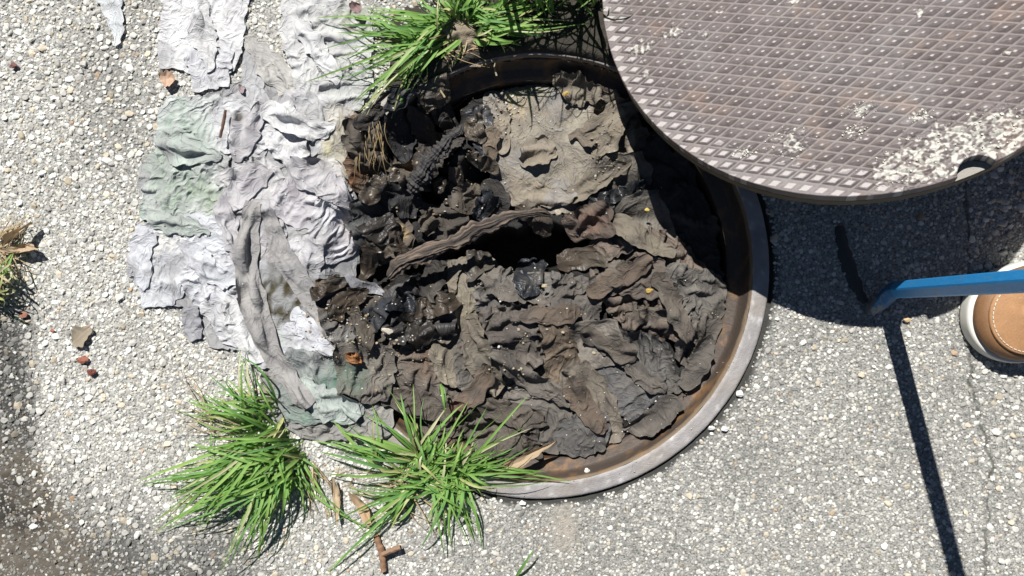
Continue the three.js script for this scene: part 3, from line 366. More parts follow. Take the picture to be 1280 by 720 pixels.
rag([[732, 299], [794, 268], [804, 309], [747, 340]], { h: -0.012, c: 0.48, amp: 0.010, lam: 0.0166, round: 0.6 }, [0.125, 0.1, 0.085], 'brown knob of rag at the upper corner of the rope like tangle', GH);
rag([[755, 325], [827, 319], [831, 373], [759, 369]], { h: -0.008, cu: 0.2, cv: 0.5, amp: 0.010, lam: 0.0166, round: 0.6, it: 190 }, [0.105, 0.088, 0.076], 'brown rag folded in thick bands on top of the rope like tangle', GH);
rag([[688, 338], [748, 340], [758, 408], [690, 404]], { h: -0.02, c: 0.38, amp: 0.008, lam: 0.0184, round: 0.7 }, [0.095, 0.088, 0.082], 'dark grey rag bulging between the black gap and the brown tangle', GH);
rag([[827, 319], [916, 352], [899, 425], [841, 413]], { h: -0.018, cu: 0.25, cv: 0.35, amp: 0.009, lam: 0.0184, round: 0.5 }, [0.11, 0.105, 0.098], 'grey rag with looping folds beside the rusty ledge, right side', GH);
rag([[773, 387], [856, 392], [856, 433], [779, 428]], { h: -0.02, c: 0.48, amp: 0.008, lam: 0.0166 }, [0.105, 0.085, 0.072], 'brown rag squeezed below the rope like tangle', GH);
rag([[846, 397], [908, 398], [882, 460], [835, 454]], { h: -0.022, c: 0.34, amp: 0.008, lam: 0.0184 }, [0.12, 0.108, 0.098], 'grey brown rag pressed against the right ledge of the frame', GH);
rag([[758, 402], [841, 428], [855, 497], [789, 506]], { cr: 0.7, h: -0.02, cu: 0.2, cv: 0.1, amp: 0.006, lam: 0.0202, round: 0.4, keep: 0.3 }, [0.105, 0.102, 0.10], 'grey rag with fine straight pleats at the lower right', GH);
rag([[716, 444], [758, 438], [856, 496], [792, 547]], { cr: 0.3, h: -0.022, c: 0.14, amp: 0.004, lam: 0.0276, round: 0.6 }, [0.10, 0.10, 0.104], 'smooth bluish grey rag over a lump near the lower right ledge', GH);
rag([[693, 402], [773, 400], [789, 452], [716, 466]], { cr: 0.25, h: -0.014, c: 0.07, amp: 0.003, lam: 0.0460, round: 0.2, warp: 0.004, g: 0.00010 }, [0.165, 0.152, 0.138], 'light grey flat panel of rag with pointed corners right of the centre', GH);
rag([[672, 407], [713, 402], [722, 485], [680, 485]], { h: -0.018, cu: 0.5, cv: 0.2, amp: 0.008, lam: 0.0129 }, [0.115, 0.09, 0.068], 'brown rag pinched into tight folds left of the light flat panel', GH);
rag([[693, 475], [737, 444], [791, 548], [745, 567]], { cr: 0.6, h: -0.014, cu: 0.3, cv: 0.04, amp: 0.006, lam: 0.0129, round: 0.4 }, [0.135, 0.12, 0.102], 'streaky grey brown strip of rag running down to the lower ledge', GH);
rag([[691, 521], [763, 511], [770, 558], [705, 576]], { cr: 0.35, h: -0.016, c: 0.18, amp: 0.005, lam: 0.0276, round: 0.8 }, [0.088, 0.087, 0.088], 'dark grey rag rounded over a lump at the bottom ledge', GH);
rag([[864, 486], [892, 440], [882, 460], [853, 499]], { h: -0.025, c: 0.30, amp: 0.006, lam: 0.0184 }, [0.13, 0.108, 0.088], 'small brown rag tucked against the lower right ledge', GH);
rag([[556, 495], [639, 495], [691, 577], [594, 564]], { ...lo, c: 0.36, amp: 0.009, lam: 0.0184, stains: [[640, 520, 20, [0.2, 0.15, 0.1], 0.5]] }, [0.085, 0.075, 0.066], 'dark brown crumpled rag behind the middle grass tuft', GH);

for (const [x, y, a, l, w, t, where] of [
  [640, 365, 20, 90, 30, 0, 'just below the middle of the black gap'], [600, 440, 70, 110, 34, 1, 'left of the centre, running downward'], [660, 470, 35, 120, 30, 0, 'slanting across the big dark grey rag'], [640, 520, 10, 100, 32, 2, 'above the tan leaf at the lower rim'], [730, 505, 60, 90, 26, 3, 'between the two smooth lumps at the bottom'],
  [790, 455, 45, 110, 28, 0, 'beside the light flat panel with pointed corners'], [835, 380, 70, 100, 28, 2, 'between the tangle and the right ledge'], [770, 345, 150, 90, 26, 3, 'across the brown tangle'], [800, 300, 30, 100, 26, 1, 'over the top of the brown tangle'], [870, 450, 110, 80, 26, 0, 'at the right ledge above the small brown rag'],
  [560, 380, 95, 100, 28, 1, 'down the left side of the light tan one'], [520, 500, 20, 100, 34, 2, 'just above the middle grass tuft'], [590, 490, 130, 90, 30, 3, 'below the light tan one'], [690, 395, 165, 80, 24, 3, 'at the pinched centre'], [760, 430, 20, 80, 22, 2, 'under the corner of the light flat panel'], [745, 225, 155, 100, 24, 1, 'right of the flap on the smooth tan one'], [770, 165, 120, 80, 24, 1, 'beside the lid above the slanting crease'], [660, 240, 10, 120, 26, 4, 'along the lower edge of the smooth tan one'], [625, 150, 80, 80, 26, 4, 'at the crumbly upper left of the smooth tan one'], [820, 520, 150, 90, 24, 0, 'along the lower right ledge']]) {
  const c = Math.cos(a * Math.PI / 180), s = Math.sin(a * Math.PI / 180), q = [[-1, -0.8], [0.9, -1], [1, 0.7], [-0.8, 1]].map(([u, v]) => [x + c * u * l / 2 - s * v * w / 2, y + s * u * l / 2 + c * v * w / 2]);
  rag(q, { h: -0.025, cu: 0.1, cv: 0.36, amp: 0.007, lam: 0.012, round: 0.5, warp: 0.010, it: 130, cr: 0.6 }, [[0.105, 0.096, 0.088], [0.15, 0.133, 0.108], [0.085, 0.074, 0.064], [0.1, 0.078, 0.062], [0.21, 0.185, 0.15]][t], ['grey', 'tan grey', 'dark', 'brown', 'light tan'][t] + ' strip of rag ' + where, GH);
}
// left rim
rag([[385, 345], [480, 350], [490, 430], [420, 440]], { h: -0.005, c: 0.35, amp: 0.012, lam: 0.0176, round: 0.6, stains: [[420, 425, 40, [0.24, 0.235, 0.225], 0.8], [400, 360, 20, [0.2, 0.15, 0.1], 0.6]] }, [0.07, 0.062, 0.055], 'dark rag speckled with pale grit where the heap tips into the hole', GH);
rag([[418, 345], [468, 352], [476, 372], [428, 362]], { h: 0.008, cu: 0.2, cv: 0.5, amp: 0.009, lam: 0.0160, round: 0.8, rough: 0.4 }, [0.3, 0.3, 0.32], 'shiny grey loop of rag curling above a dark hollow at the left rim', GH);
rag([[470, 365], [560, 350], [575, 420], [480, 425]], { h: -0.015, c: 0.45, amp: 0.014, lam: 0.0144, rough: 0.55, keep: 0.4 }, [0.042, 0.041, 0.043], 'black rag torn into thin wrinkled tongues left of the centre', GH);
rag([[425, 425], [500, 430], [490, 500], [430, 500]], { h: -0.005, c: 0.3, amp: 0.010, lam: 0.0160, stains: [[440, 470, 30, DGREEN, 0.5]] }, [0.12, 0.112, 0.102], 'grey rag at the left rim beneath the orange leaf', GH);
// torn scraps, upper left
rag([[440, 150], [478, 150], [486, 250], [438, 245]], { h: -0.004, cu: 0.4, cv: 0.1, amp: 0.010, lam: 0.0096, stains: [[445, 215, 26, [0.2, 0.1, 0.05], 0.9], [468, 170, 18, [0.2, 0.18, 0.1], 0.8]] }, [0.13, 0.095, 0.065], 'rust brown rag hanging down the inside of the left rim', GH);
rag([[440, 245], [490, 240], [490, 330], [450, 335]], { h: -0.012, c: 0.3, amp: 0.010, lam: 0.0176, rough: 0.6 }, [0.05, 0.053, 0.055], 'blackish rag just right of the round lavender one', GH);
rag([[465, 205], [505, 215], [515, 262], [480, 255]], { h: 0, c: 0.3, amp: 0.012, lam: 0.0200, rough: 0.4, round: 0.8 }, [0.04, 0.044, 0.052], 'bluish black scrap of rag like a thick tongue, upper left of the hole', GH);
rag([[455, 290], [505, 270], [520, 310], [470, 330]], { h: -0.008, c: 0.25, amp: 0.010, lam: 0.0200, stains: [[500, 290, 14, [0.4, 0.3, 0.16], 0.9]] }, [0.09, 0.075, 0.06], 'brown scrap of rag with a yellow end left of the twisted one', GH);
rag([[520, 120], [560, 112], [575, 150], [530, 160]], { h: -0.025, c: 0.4, amp: 0.012, lam: 0.0160 }, [0.085, 0.075, 0.062], 'brown scrap of rag in the shade below the upper grass tuft', GH);
rag([[508, 148], [545, 150], [540, 175], [510, 172]], { h: -0.008, c: 0.3, amp: 0.010, lam: 0.0160, rough: 0.35 }, [0.07, 0.075, 0.085], 'small bluish scrap of rag at the top left of the hole', GH);
rag([[490, 185], [530, 180], [545, 235], [500, 240]], { h: -0.02, c: 0.4, amp: 0.012, lam: 0.0128, stains: [[510, 200, 16, [0.3, 0.2, 0.1], 0.8]] }, [0.075, 0.065, 0.055], 'dark scrap of rag with an orange brown patch, upper left of the hole', GH);
rag([[578, 125], [612, 130], [620, 185], [588, 190]], { h: -0.005, c: 0.35, amp: 0.012, lam: 0.0144, rough: 0.35 }, [0.045, 0.05, 0.062], 'bluish black scrap of rag at the left edge of the smooth tan one', GH);
rag([[612, 150], [632, 158], [612, 205], [600, 195]], { h: 0.0, cu: 0.45, cv: 0.05, amp: 0.010, lam: 0.0112 }, [0.13, 0.105, 0.08], 'brown leaf shaped scrap of rag on the edge of the smooth tan one', GH);
rag([[560, 205], [575, 205], [575, 262], [545, 262]], { h: 0.0, cu: 0.5, cv: 0.1, amp: 0.012, lam: 0.0096 }, [0.085, 0.068, 0.056], 'dark brown pleated scrap of rag in the middle of the torn ones', GH);
rag([[525, 250], [580, 248], [578, 300], [535, 300]], { h: -0.01, c: 0.35, amp: 0.012, lam: 0.0160 }, [0.055, 0.048, 0.042], 'dark brown scrap of rag above the twisted one', GH);
rag([[592, 225], [632, 222], [634, 270], [600, 275]], { cr: 0.3, h: -0.03, c: 0.2, amp: 0.008, lam: 0.0240, round: 0.9 }, [0.04, 0.038, 0.037], 'dark oval rag at the lower left corner of the smooth tan one', GH);
rag([[700, 262], [765, 255], [772, 292], [715, 298]], { h: -0.01, c: 0.4, amp: 0.012, lam: 0.0144, stains: [[740, 275, 26, [0.16, 0.1, 0.075], 0.6]] }, [0.095, 0.075, 0.063], 'reddish brown rag at the right end of the twisted one', GH);
rag([[505, 130], [570, 165], [580, 180], [520, 240]].reverse(), { h: -0.02, c: 0.4, amp: 0.01, lam: 0.0128 }, [0.05, 0.045, 0.042], 'dark crumpled rag under the twisted black stick shaped one', GH);
function twisted(pts, w, hs, color, streak, label, seed) { // a rag wrung into a rope
  const cv = new THREE.CatmullRomCurve3(pts.map(([x, y], i) => { const p = P(x, y, hs[i]); return p; })), n = 110, m = 48, pos = [], idx = [], uv = [], col = [], q = new THREE.Vector3(), t = new THREE.Vector3(), b = new THREE.Vector3(), up = new THREE.Vector3(0, 1, 0);
  for (let i = 0; i <= n; i++) { const s = i / n; cv.getPointAt(s, q); cv.getTangentAt(s, t); b.crossVectors(t, up).normalize(); const nn = new THREE.Vector3().crossVectors(b, t), r = w * S * (0.12 + 0.88 * Math.pow(Math.sin(Math.PI * Math.pow(clamp(0.02 + 0.95 * s), 0.62)), 0.8)) * (1 + 0.7 * noise(s * 7, seed) + 0.7 * noise(s * 23, seed + 4)); q.x += 0.006 * noise(s * 6, seed + 9); q.z += 0.006 * noise(s * 6, seed + 19);
    for (let j = 0; j <= m; j++) { const a = j / m * 6.2832, ca = Math.cos(a + s * 2.2), sa = Math.sin(a + s * 2.2), f = ridge(ca * 1.9 + seed + s * 1.5, sa * 1.9 + s * 3.5, 3), g = noise(ca * 4 + 3, sa * 4 + s * 14), R = r * (0.55 + 0.5 * f + 0.45 * g); const x = Math.cos(a) * R, y = Math.sin(a) * R * 0.75; pos.push(q.x + b.x * x + nn.x * y, q.y + b.y * x + nn.y * y, q.z + b.z * x + nn.z * y); uv.push(s * 0.3, j / m * 0.08); const k = sm(0.55, 0.85, f + 0.4 * g), c = color.map((v, e) => lerp(v, streak[e], k)); col.push(...c); } }
  for (let i = 0; i < n; i++) for (let j = 0; j < m; j++) { const a = i * (m + 1) + j; idx.push(a, a + 1, a + m + 1, a + 1, a + m + 2, a + m + 1); }
  tag(mesh('rag', geo(pos, idx, uv, col), clothMat(0.8, 0.001)), label, 'rag', GH);
}
twisted([[486, 347], [515, 322], [556, 306], [598, 286], [640, 272], [672, 266], [690, 270]], 11, [0.0, 0.010, 0.016, 0.014, 0.006, -0.004, -0.02], [0.05, 0.04, 0.034], [0.19, 0.145, 0.11], 'long brown rag twisted like driftwood across the middle of the hole', 3);
twisted([[512, 240], [530, 212], [552, 186], [578, 156]], 11, [-0.01, 0.002, 0.008, 0.010], [0.035, 0.033, 0.035], [0.07, 0.065, 0.062], 'black rag twisted like a stick at the upper left of the hole', 8);

{
  const r = rng(2024), tones = [[0.022, 0.021, 0.023], [0.022, 0.025, 0.031], [0.036, 0.03, 0.026], [0.06, 0.046, 0.034], [0.085, 0.07, 0.054], [0.03, 0.026, 0.023]];
  const spots = [[455, 180, "against the rusty fibres"], [470, 240, "above the thick bluish tongue"], [475, 290, "under the thick bluish tongue"], [500, 170, "beneath the short root"], [520, 205, "left of the black stick"], [535, 275, "above the twisted rag"], [555, 235, "below the black stick"], [590, 155, "left of the tan rag's corner"], [560, 140, "in the shade of the upper tuft"], [600, 205, "at the tan rag's left edge"], [580, 245, "beside the dark oval rag"], [500, 310, "touching the thin end of the twisted rag"], [455, 330, "under the round lavender rag"], [440, 375, "below the shiny grey loop"], [475, 395, "left of the black torn tongues"], [505, 385, "on the black torn tongues"], [525, 410, "under the black torn tongues"], [545, 380, "by the light tan grey rag"], [520, 355, "under the thin end of the twisted rag"], [455, 405, "beside the pale crumb"], [415, 360, "left of the shiny grey loop"], [500, 250, "left of the pleated brown scrap"], [490, 210, "right of the bluish tongue"], [610, 255, "under the dark oval rag"], [670, 272, "at the right end of the black gap"], [540, 345, "below the twisted rag"], [465, 150, "at the top of the left rim"], [500, 130, "below the upper tuft's roots"], [540, 110, "deepest in the shade of the upper tuft"], [592, 330, "at the left end of the black gap"], [722, 322, "at the lower right corner of the black gap"], [664, 342, "on the lower lip of the black gap"]];
  const words = ['blackish', 'bluish black', 'dark brown', 'brown', 'tan brown', 'charcoal']; for (const [x, y, where] of spots) { const tone = Math.floor(r() * 6); const a = r() * 6.28, l = 16 + 20 * r(), w = 9 + 13 * r(), ca = Math.cos(a), sa = Math.sin(a), q = [[-1, -1], [1, -0.7], [0.8, 1], [-0.7, 0.8]].map(([u, v]) => [x + ca * u * l - sa * v * w, y + sa * u * l + ca * v * w]); rag(q, { h: -0.01, cu: 0.2 + 0.35 * r(), cv: 0.15 + 0.3 * r(), amp: 0.012 + 0.01 * r(), lam: 0.012 + 0.012 * r(), round: 0.5, warp: 0.011, it: 60, bridge: 1, rough: r() < 0.4 ? 0.4 : 0.75, name: 'rag_scrap', cat: 'scrap', seed: Math.floor(r() * 9e4) }, tones[tone], 'small ' + words[tone] + ' torn scrap of rag ' + where, 'torn dark scraps at the left side of the hole'); }
}
// ---------------------------------------------------------------- the iron lid, tilted: one edge on the ground beyond the frame, the other held up
{
  const N = new THREE.Vector3(-0.347, 1, -0.198).normalize(), C = new THREE.Vector3(0.4245, 0.162, -0.4185), R = 0.316, T = 0.035;
  const xl = new THREE.Vector3(1, 0, 0).addScaledVector(N, -N.x).normalize(), zl = new THREE.Vector3().crossVectors(xl, N).normalize();
  const lid = thing('iron_cover', 'round rusty iron manhole lid with a diamond stud pattern, tilted above the open hole', 'manhole lid', null, C);
  lid.quaternion.setFromRotationMatrix(new THREE.Matrix4().makeBasis(xl, N, zl));
  const cam = new THREE.Vector3(0, D, 0);
  const L = (px, py) => { const d = P(px, py).sub(cam), t = N.dot(C.clone().sub(cam)) / N.dot(d), p = cam.clone().addScaledVector(d, t).sub(C); return [p.dot(xl), p.dot(zl)]; };
  const back = (x, z) => { const p = C.clone().addScaledVector(xl, x).addScaledVector(zl, z); return toPx(p.x, p.z, p.y); };
  const nc = L(1224, 217), nr = 0.0215;
  const o = L(900, 60), e1 = L(917.6, 61.6), e2 = L(913.6, 48.4), A = [e1[0] - o[0], e1[1] - o[1]], B = [e2[0] - o[0], e2[1] - o[1]];
  const crust = [[1180, 190, 50, 26], [1235, 170, 50, 26], [1270, 160, 40, 24], [1130, 215, 46, 20], [1075, 137, 20, 9], [990, 178, 26, 18], [1150, 145, 14, 7], [930, 190, 14, 6], [1070, 165, 14, 8], [800, 60, 22, 16], [842, 40, 18, 12], [805, 95, 10, 6], [880, 42, 8, 6], [1150, 15, 8, 9], [995, 2, 22, 4], [1258, 66, 5, 4], [900, 15, 10, 4]].map(([x, y, a, b]) => { const p = L(x, y); return [p[0], p[1], a * S * 0.87, b * S * 0.87]; });
  const crustAt = (x, z) => { let m = 0; for (const [cx, cz, a, b] of crust) { const d = ((x - cx) / a) ** 2 + ((z - cz) / b) ** 2; if (d < 9) m += Math.exp(-d * 0.9); } return Math.min(1, m); };
  const dA = Math.hypot(...A), dB = Math.hypot(...B), det = A[0] * B[1] - A[1] * B[0];
  const cell = (x, z) => { const dx = x - o[0], dz = z - o[1]; return [(dx * B[1] - dz * B[0]) / det, (A[0] * dz - A[1] * dx) / det]; };
  const tint = (x, z) => {
    const f = fbm(x * 9 + 2, z * 9, 4), g = fbm(x * 40, z * 40 + 7, 3), h = fbm(x * 160, z * 160, 2), rust = sm(0.08, 0.34, fbm(x * 13 + 30, z * 13, 3) + 0.4 * g), gr = sm(-0.1, 0.3, f);
    let c = [lerp(0.125, 0.15, gr), lerp(0.102, 0.134, gr), lerp(0.098, 0.132, gr)]; c = c.map((v) => v * (1 + 0.5 * g + 0.5 * h));
    return [lerp(c[0], 0.26, rust * 0.3), lerp(c[1], 0.165, rust * 0.3), lerp(c[2], 0.11, rust * 0.3)];
  };
  const TX = 1024, lidMap = dataTex(TX, TX, (i, j) => {
    const x = ((i + 0.5) / TX - 0.5) * 0.64, z = (0.5 - (j + 0.5) / TX) * 0.64; let c = tint(x, z);
    const [u, v] = cell(x, z), du = Math.abs(u - 0.5 - Math.round(u - 0.5)), dv = Math.abs(v - 0.5 - Math.round(v - 0.5)), dust = (1 - sm(0.03, 0.12, Math.min(du, dv))) * (0.55 + 0.8 * fbm(x * 30, z * 30, 2));
    c = [lerp(c[0], 0.21, dust * 0.5), lerp(c[1], 0.185, dust * 0.5), lerp(c[2], 0.172, dust * 0.5)];
    const iu = Math.round(u), iv = Math.round(v), cu = Math.abs(u - iu), cv = Math.abs(v - iv), edge = R - Math.hypot(x, z), hz = noise(iu * 3.7 + 0.5, iv * 5.3 + 0.5), wr = 0.055 + 0.05 * hz + (edge < 0.034 && x < 0.03 ? 0.17 : 0.02 * noise(x * 12, z * 12)), top = 1 - sm(wr, wr + 0.05, Math.max(cu, cv) + 0.04 * noise(x * 400, z * 400));
    c = [lerp(c[0], 0.34, top), lerp(c[1], 0.315, top), lerp(c[2], 0.305, top)];
    const m = crustAt(x, z), k = sm(0.52, 0.74, m * 0.62 + 0.8 * fbm(x * 95, z * 95, 3) + 0.5 * noise(x * 230, z * 230)) * sm(0.04, 0.2, m) * (0.7 + 0.3 * noise(x * 500, z * 500)); return [lerp(c[0], 0.55, k), lerp(c[1], 0.54, k), lerp(c[2], 0.48, k)];
  }, true);
  const crustBump = dataTex(TX, TX, (i, j) => { const x = ((i + 0.5) / TX - 0.5) * 0.64, z = (0.5 - (j + 0.5) / TX) * 0.64; const m = crustAt(x, z), k = sm(0.42, 0.6, m * 0.75 + 0.8 * fbm(x * 95, z * 95, 3) + 0.35 * noise(x * 260, z * 260)) * sm(0.04, 0.2, m); const v = 0.3 + 0.3 * k + 0.25 * fbm(x * 120, z * 120, 3); return [v, v, v]; });
  const iron = std({ map: lidMap, bumpMap: crustBump, bumpScale: 0.0016, roughness: 0.6, metalness: 0.2 });
  // plate in two layers, the upper one with the bite of the pick hole
  const nd = Math.hypot(...nc), na = Math.atan2(nc[1], nc[0]), cosg = (R * R + nd * nd - nr * nr) / (2 * R * nd), gap = Math.acos(clamp(cosg, -1, 1));
  const outline = (bite) => { const pts = []; const n = 220; for (let i = 0; i <= n; i++) { const a = na + (bite ? gap : 0) + (2 * Math.PI - (bite ? 2 * gap : 0)) * i / n, r = R + 0.0008 * noise(a * 14, bite); pts.push([r * Math.cos(a), r * Math.sin(a)]); } if (bite) { const s = [R * Math.cos(na - gap) - nc[0], R * Math.sin(na - gap) - nc[1]], e = [R * Math.cos(na + gap) - nc[0], R * Math.sin(na + gap) - nc[1]]; let a0 = Math.atan2(s[1], s[0]), a1 = Math.atan2(e[1], e[0]); while (a1 > a0) a1 -= 2 * Math.PI; for (let i = 1; i < 40; i++) { const a = lerp(a0, a1, i / 40); pts.push([nc[0] + nr * Math.cos(a), nc[1] + nr * Math.sin(a)]); } } return pts; };
  const slab = (bite, y1, y0, bev) => { const sh = new THREE.Shape(outline(bite).map(([x, z]) => new THREE.Vector2(x, -z))); const g = new THREE.ExtrudeGeometry(sh, { depth: y1 - y0 - 2 * bev, bevelEnabled: true, bevelThickness: bev, bevelSize: bev, bevelOffset: -bev, bevelSegments: 2, curveSegments: 8 }); g.rotateX(-Math.PI / 2); g.translate(0, y0 + bev, 0); const p = g.attributes.position, uv = g.attributes.uv; for (let i = 0; i < p.count; i++) uv.setXY(i, p.getX(i) / 0.64 + 0.5, 0.5 - p.getZ(i) / 0.64); return g; };
  part('plate', slab(1, 0, -0.0178, 0.0012), iron, lid);
  part('base', slab(0, -0.0182, -T, 0.0012), std({ color: rgb(0.115, 0.095, 0.062), bumpMap: rep(gritBump, 6, 6), bumpScale: 0.001, roughness: 0.8 }), lid);
  { const pos = [], idx = [], n = 40, m = 8, uv = []; for (let i = 0; i <= n; i++) for (let j = 0; j <= m; j++) { const a = i / n * 6.2832, r = nr * 0.995 * j / m; let x = nc[0] + r * Math.cos(a), z = nc[1] + r * Math.sin(a); const q = Math.hypot(x, z), lim = R - 0.0006; if (q > lim) { x *= lim / q; z *= lim / q; } pos.push(x, -0.0176 + 0.0009 * fbm(x * 200, z * 200, 2), z); uv.push(x, z); if (i < n && j < m) { const b = i * (m + 1) + j; idx.push(b, b + 1, b + m + 1, b + 1, b + m + 2, b + m + 1); } } tag(part('pick_hole', geo(pos, idx, uv), std({ color: rgb(0.33, 0.31, 0.275), bumpMap: rep(gritBump, 12, 12), bumpScale: 0.0012 }), lid), 'half moon pick hole with a pale gritty floor'); }
  // studs on a rhombic grid
  const studGeo = (top, h, seed) => { const r = rng(seed), pos = [], idx = [], ring = (s, y, j) => { const out = []; for (let k = 0; k < 8; k++) { const a = k / 8, q = [[0, 1], [1, 1], [1, 0], [1, -1], [0, -1], [-1, -1], [-1, 0], [-1, 1]][k], w = (k % 2 ? 0.93 : 1) * s * (1 + j * (r() - 0.5)); out.push([(q[0] * A[0] + q[1] * B[0]) * 0.5 * w, y, (q[0] * A[1] + q[1] * B[1]) * 0.5 * w]); } return out; };
    const rings = [ring(0.97, -0.0002, 0), ring(top + (0.97 - top) * 0.5, h * 0.5, 0.1), ring(top, h, 0.3)]; rings.flat().forEach((p) => pos.push(...p)); pos.push(0, h * 1.05, 0);
    for (let q = 0; q < 2; q++) for (let k = 0; k < 8; k++) { const a = q * 8 + k, b = q * 8 + (k + 1) % 8; idx.push(a, a + 8, b, b, a + 8, b + 8); } for (let k = 0; k < 8; k++) idx.push(16 + k, 24, 16 + (k + 1) % 8);
    const g = geo(pos, idx), n = g.toNonIndexed(); n.computeVertexNormals(); const col = [], p = n.attributes.position; for (let i = 0; i < p.count; i++) { const t = sm(0.7, 0.97, p.getY(i) / h); col.push(lerp(1, 1.45, t), lerp(1, 1.5, t), lerp(1, 1.5, t)); } n.setAttribute('color', new THREE.Float32BufferAttribute(col, 3)); return n; };
  const sharp = [11, 12, 13, 14].map((s) => studGeo(0.1 + 0.04 * (s % 3), 0.0017, s)), worn = [21, 22, 23].map((s) => studGeo(0.38, 0.0015, s)), flat = [31, 32].map((s) => studGeo(0.5, 0.001, s));
  const mats = [], matFor = (c, rough) => { const k = c.map((v) => Math.round(v * 22)).join(); return mats[k] ??= std({ color: rgb(...c), vertexColors: true, roughness: rough, metalness: 0.2 }); };
  const list = [], r = rng(909);
  for (let i = -60; i < 60; i++) for (let j = -60; j < 60; j++) { const x = o[0] + i * A[0] + j * B[0], z = o[1] + i * A[1] + j * B[1], q = Math.hypot(x, z); if (q > R - 0.009 || Math.hypot(x - nc[0], z - nc[1]) < nr + 0.007) continue; const [px, py] = back(x, z); list.push([x, z, q, (px > -5 && px < 1285 && py > -5 && py < 725) ? 1 : 0, (x - L(1280, 0)[0]) ** 2 + z * z]); }
  list.sort((a, b) => b[3] - a[3] || a[4] - b[4]);
  const rest = [];
  list.forEach(([x, z, q, seen], n) => {
    const m = crustAt(x, z), w = r(); const edge = R - q; const g = edge < 0.026 + 0.012 * r() && x < 0.02 ? worn[Math.floor(w * 3)] : edge < 0.018 ? flat[Math.floor(w * 2)] : m > 0.35 ? (w < 0.3 ? flat[0] : sharp[1]) : sharp[Math.floor(w * 4)];
    const k = g.clone(), sc = 0.97 + 0.06 * r(), kp = k.attributes.position, ku = []; for (let i = 0; i < kp.count; i++) { kp.setXYZ(i, kp.getX(i) * sc, kp.getY(i) * (0.8 + 0.4 * w), kp.getZ(i) * sc); ku.push((kp.getX(i) + x) / 0.64 + 0.5, 0.5 - (kp.getZ(i) + z) / 0.64); } k.setAttribute('uv', new THREE.Float32BufferAttribute(ku, 2)); k.deleteAttribute('color'); k.computeVertexNormals();
    if (seen && n < 300) { const s = part('stud', k, iron, lid); s.position.set(x, 0, z); }
    else { k.translate(x, 0, z); rest.push(k); }
  });
  const rs = part('studs', mergeGeometries(rest), iron, lid); rs.userData.kind = 'stuff';
  // crumbs of dried crust on the lid
  const cr = []; for (let i = 0; i < 260; i++) { const k = crust[Math.floor(r() * 9)], a = r() * 6.28, d = Math.sqrt(r()) * 1.2, x = k[0] + Math.cos(a) * k[2] * d, z = k[1] + Math.sin(a) * k[3] * d; if (Math.hypot(x, z) > R - 0.004 || Math.hypot(x - nc[0], z - nc[1]) < nr + 0.002) continue; const g = STONES[i % 6].clone(); const s = 0.0004 + 0.0011 * r() * r(); g.scale(s * 1.4, s * 0.7, s * 1.2); g.rotateY(r() * 6); g.translate(x, 0.0004 + 0.0016 * r(), z); cr.push(g); }
  const crumbs = part('crust', mergeGeometries(cr), std({ color: rgb(0.6, 0.59, 0.52), roughness: 0.95 }), lid); crumbs.userData.kind = 'stuff'; crumbs.userData.label = 'whitish crust of dried crumbs round the pick hole';
  // the block that carries the raised side, beyond the frame
  const bp = new THREE.Vector3(0.655, 0, -0.36), top = C.y - T - ((bp.x - C.x) * N.x + (bp.z - C.z) * N.z) / N.y, bl = thing('timber_block', 'weathered timber block holding up the raised side of the iron lid', 'timber block', null, bp);
  const bx = new THREE.BoxGeometry(0.09, 0.08, 0.12, 4, 4, 4); for (let k = 0; k < 2; k++) { const hh = (top - 0.018) / 2, b = part('board', bx, std({ color: rgb(0.2, 0.15, 0.1), roughness: 0.9 }), bl); b.scale.y = hh / 0.08; b.position.y = hh * (k + 0.5); b.rotation.y = k * 0.2; }
}

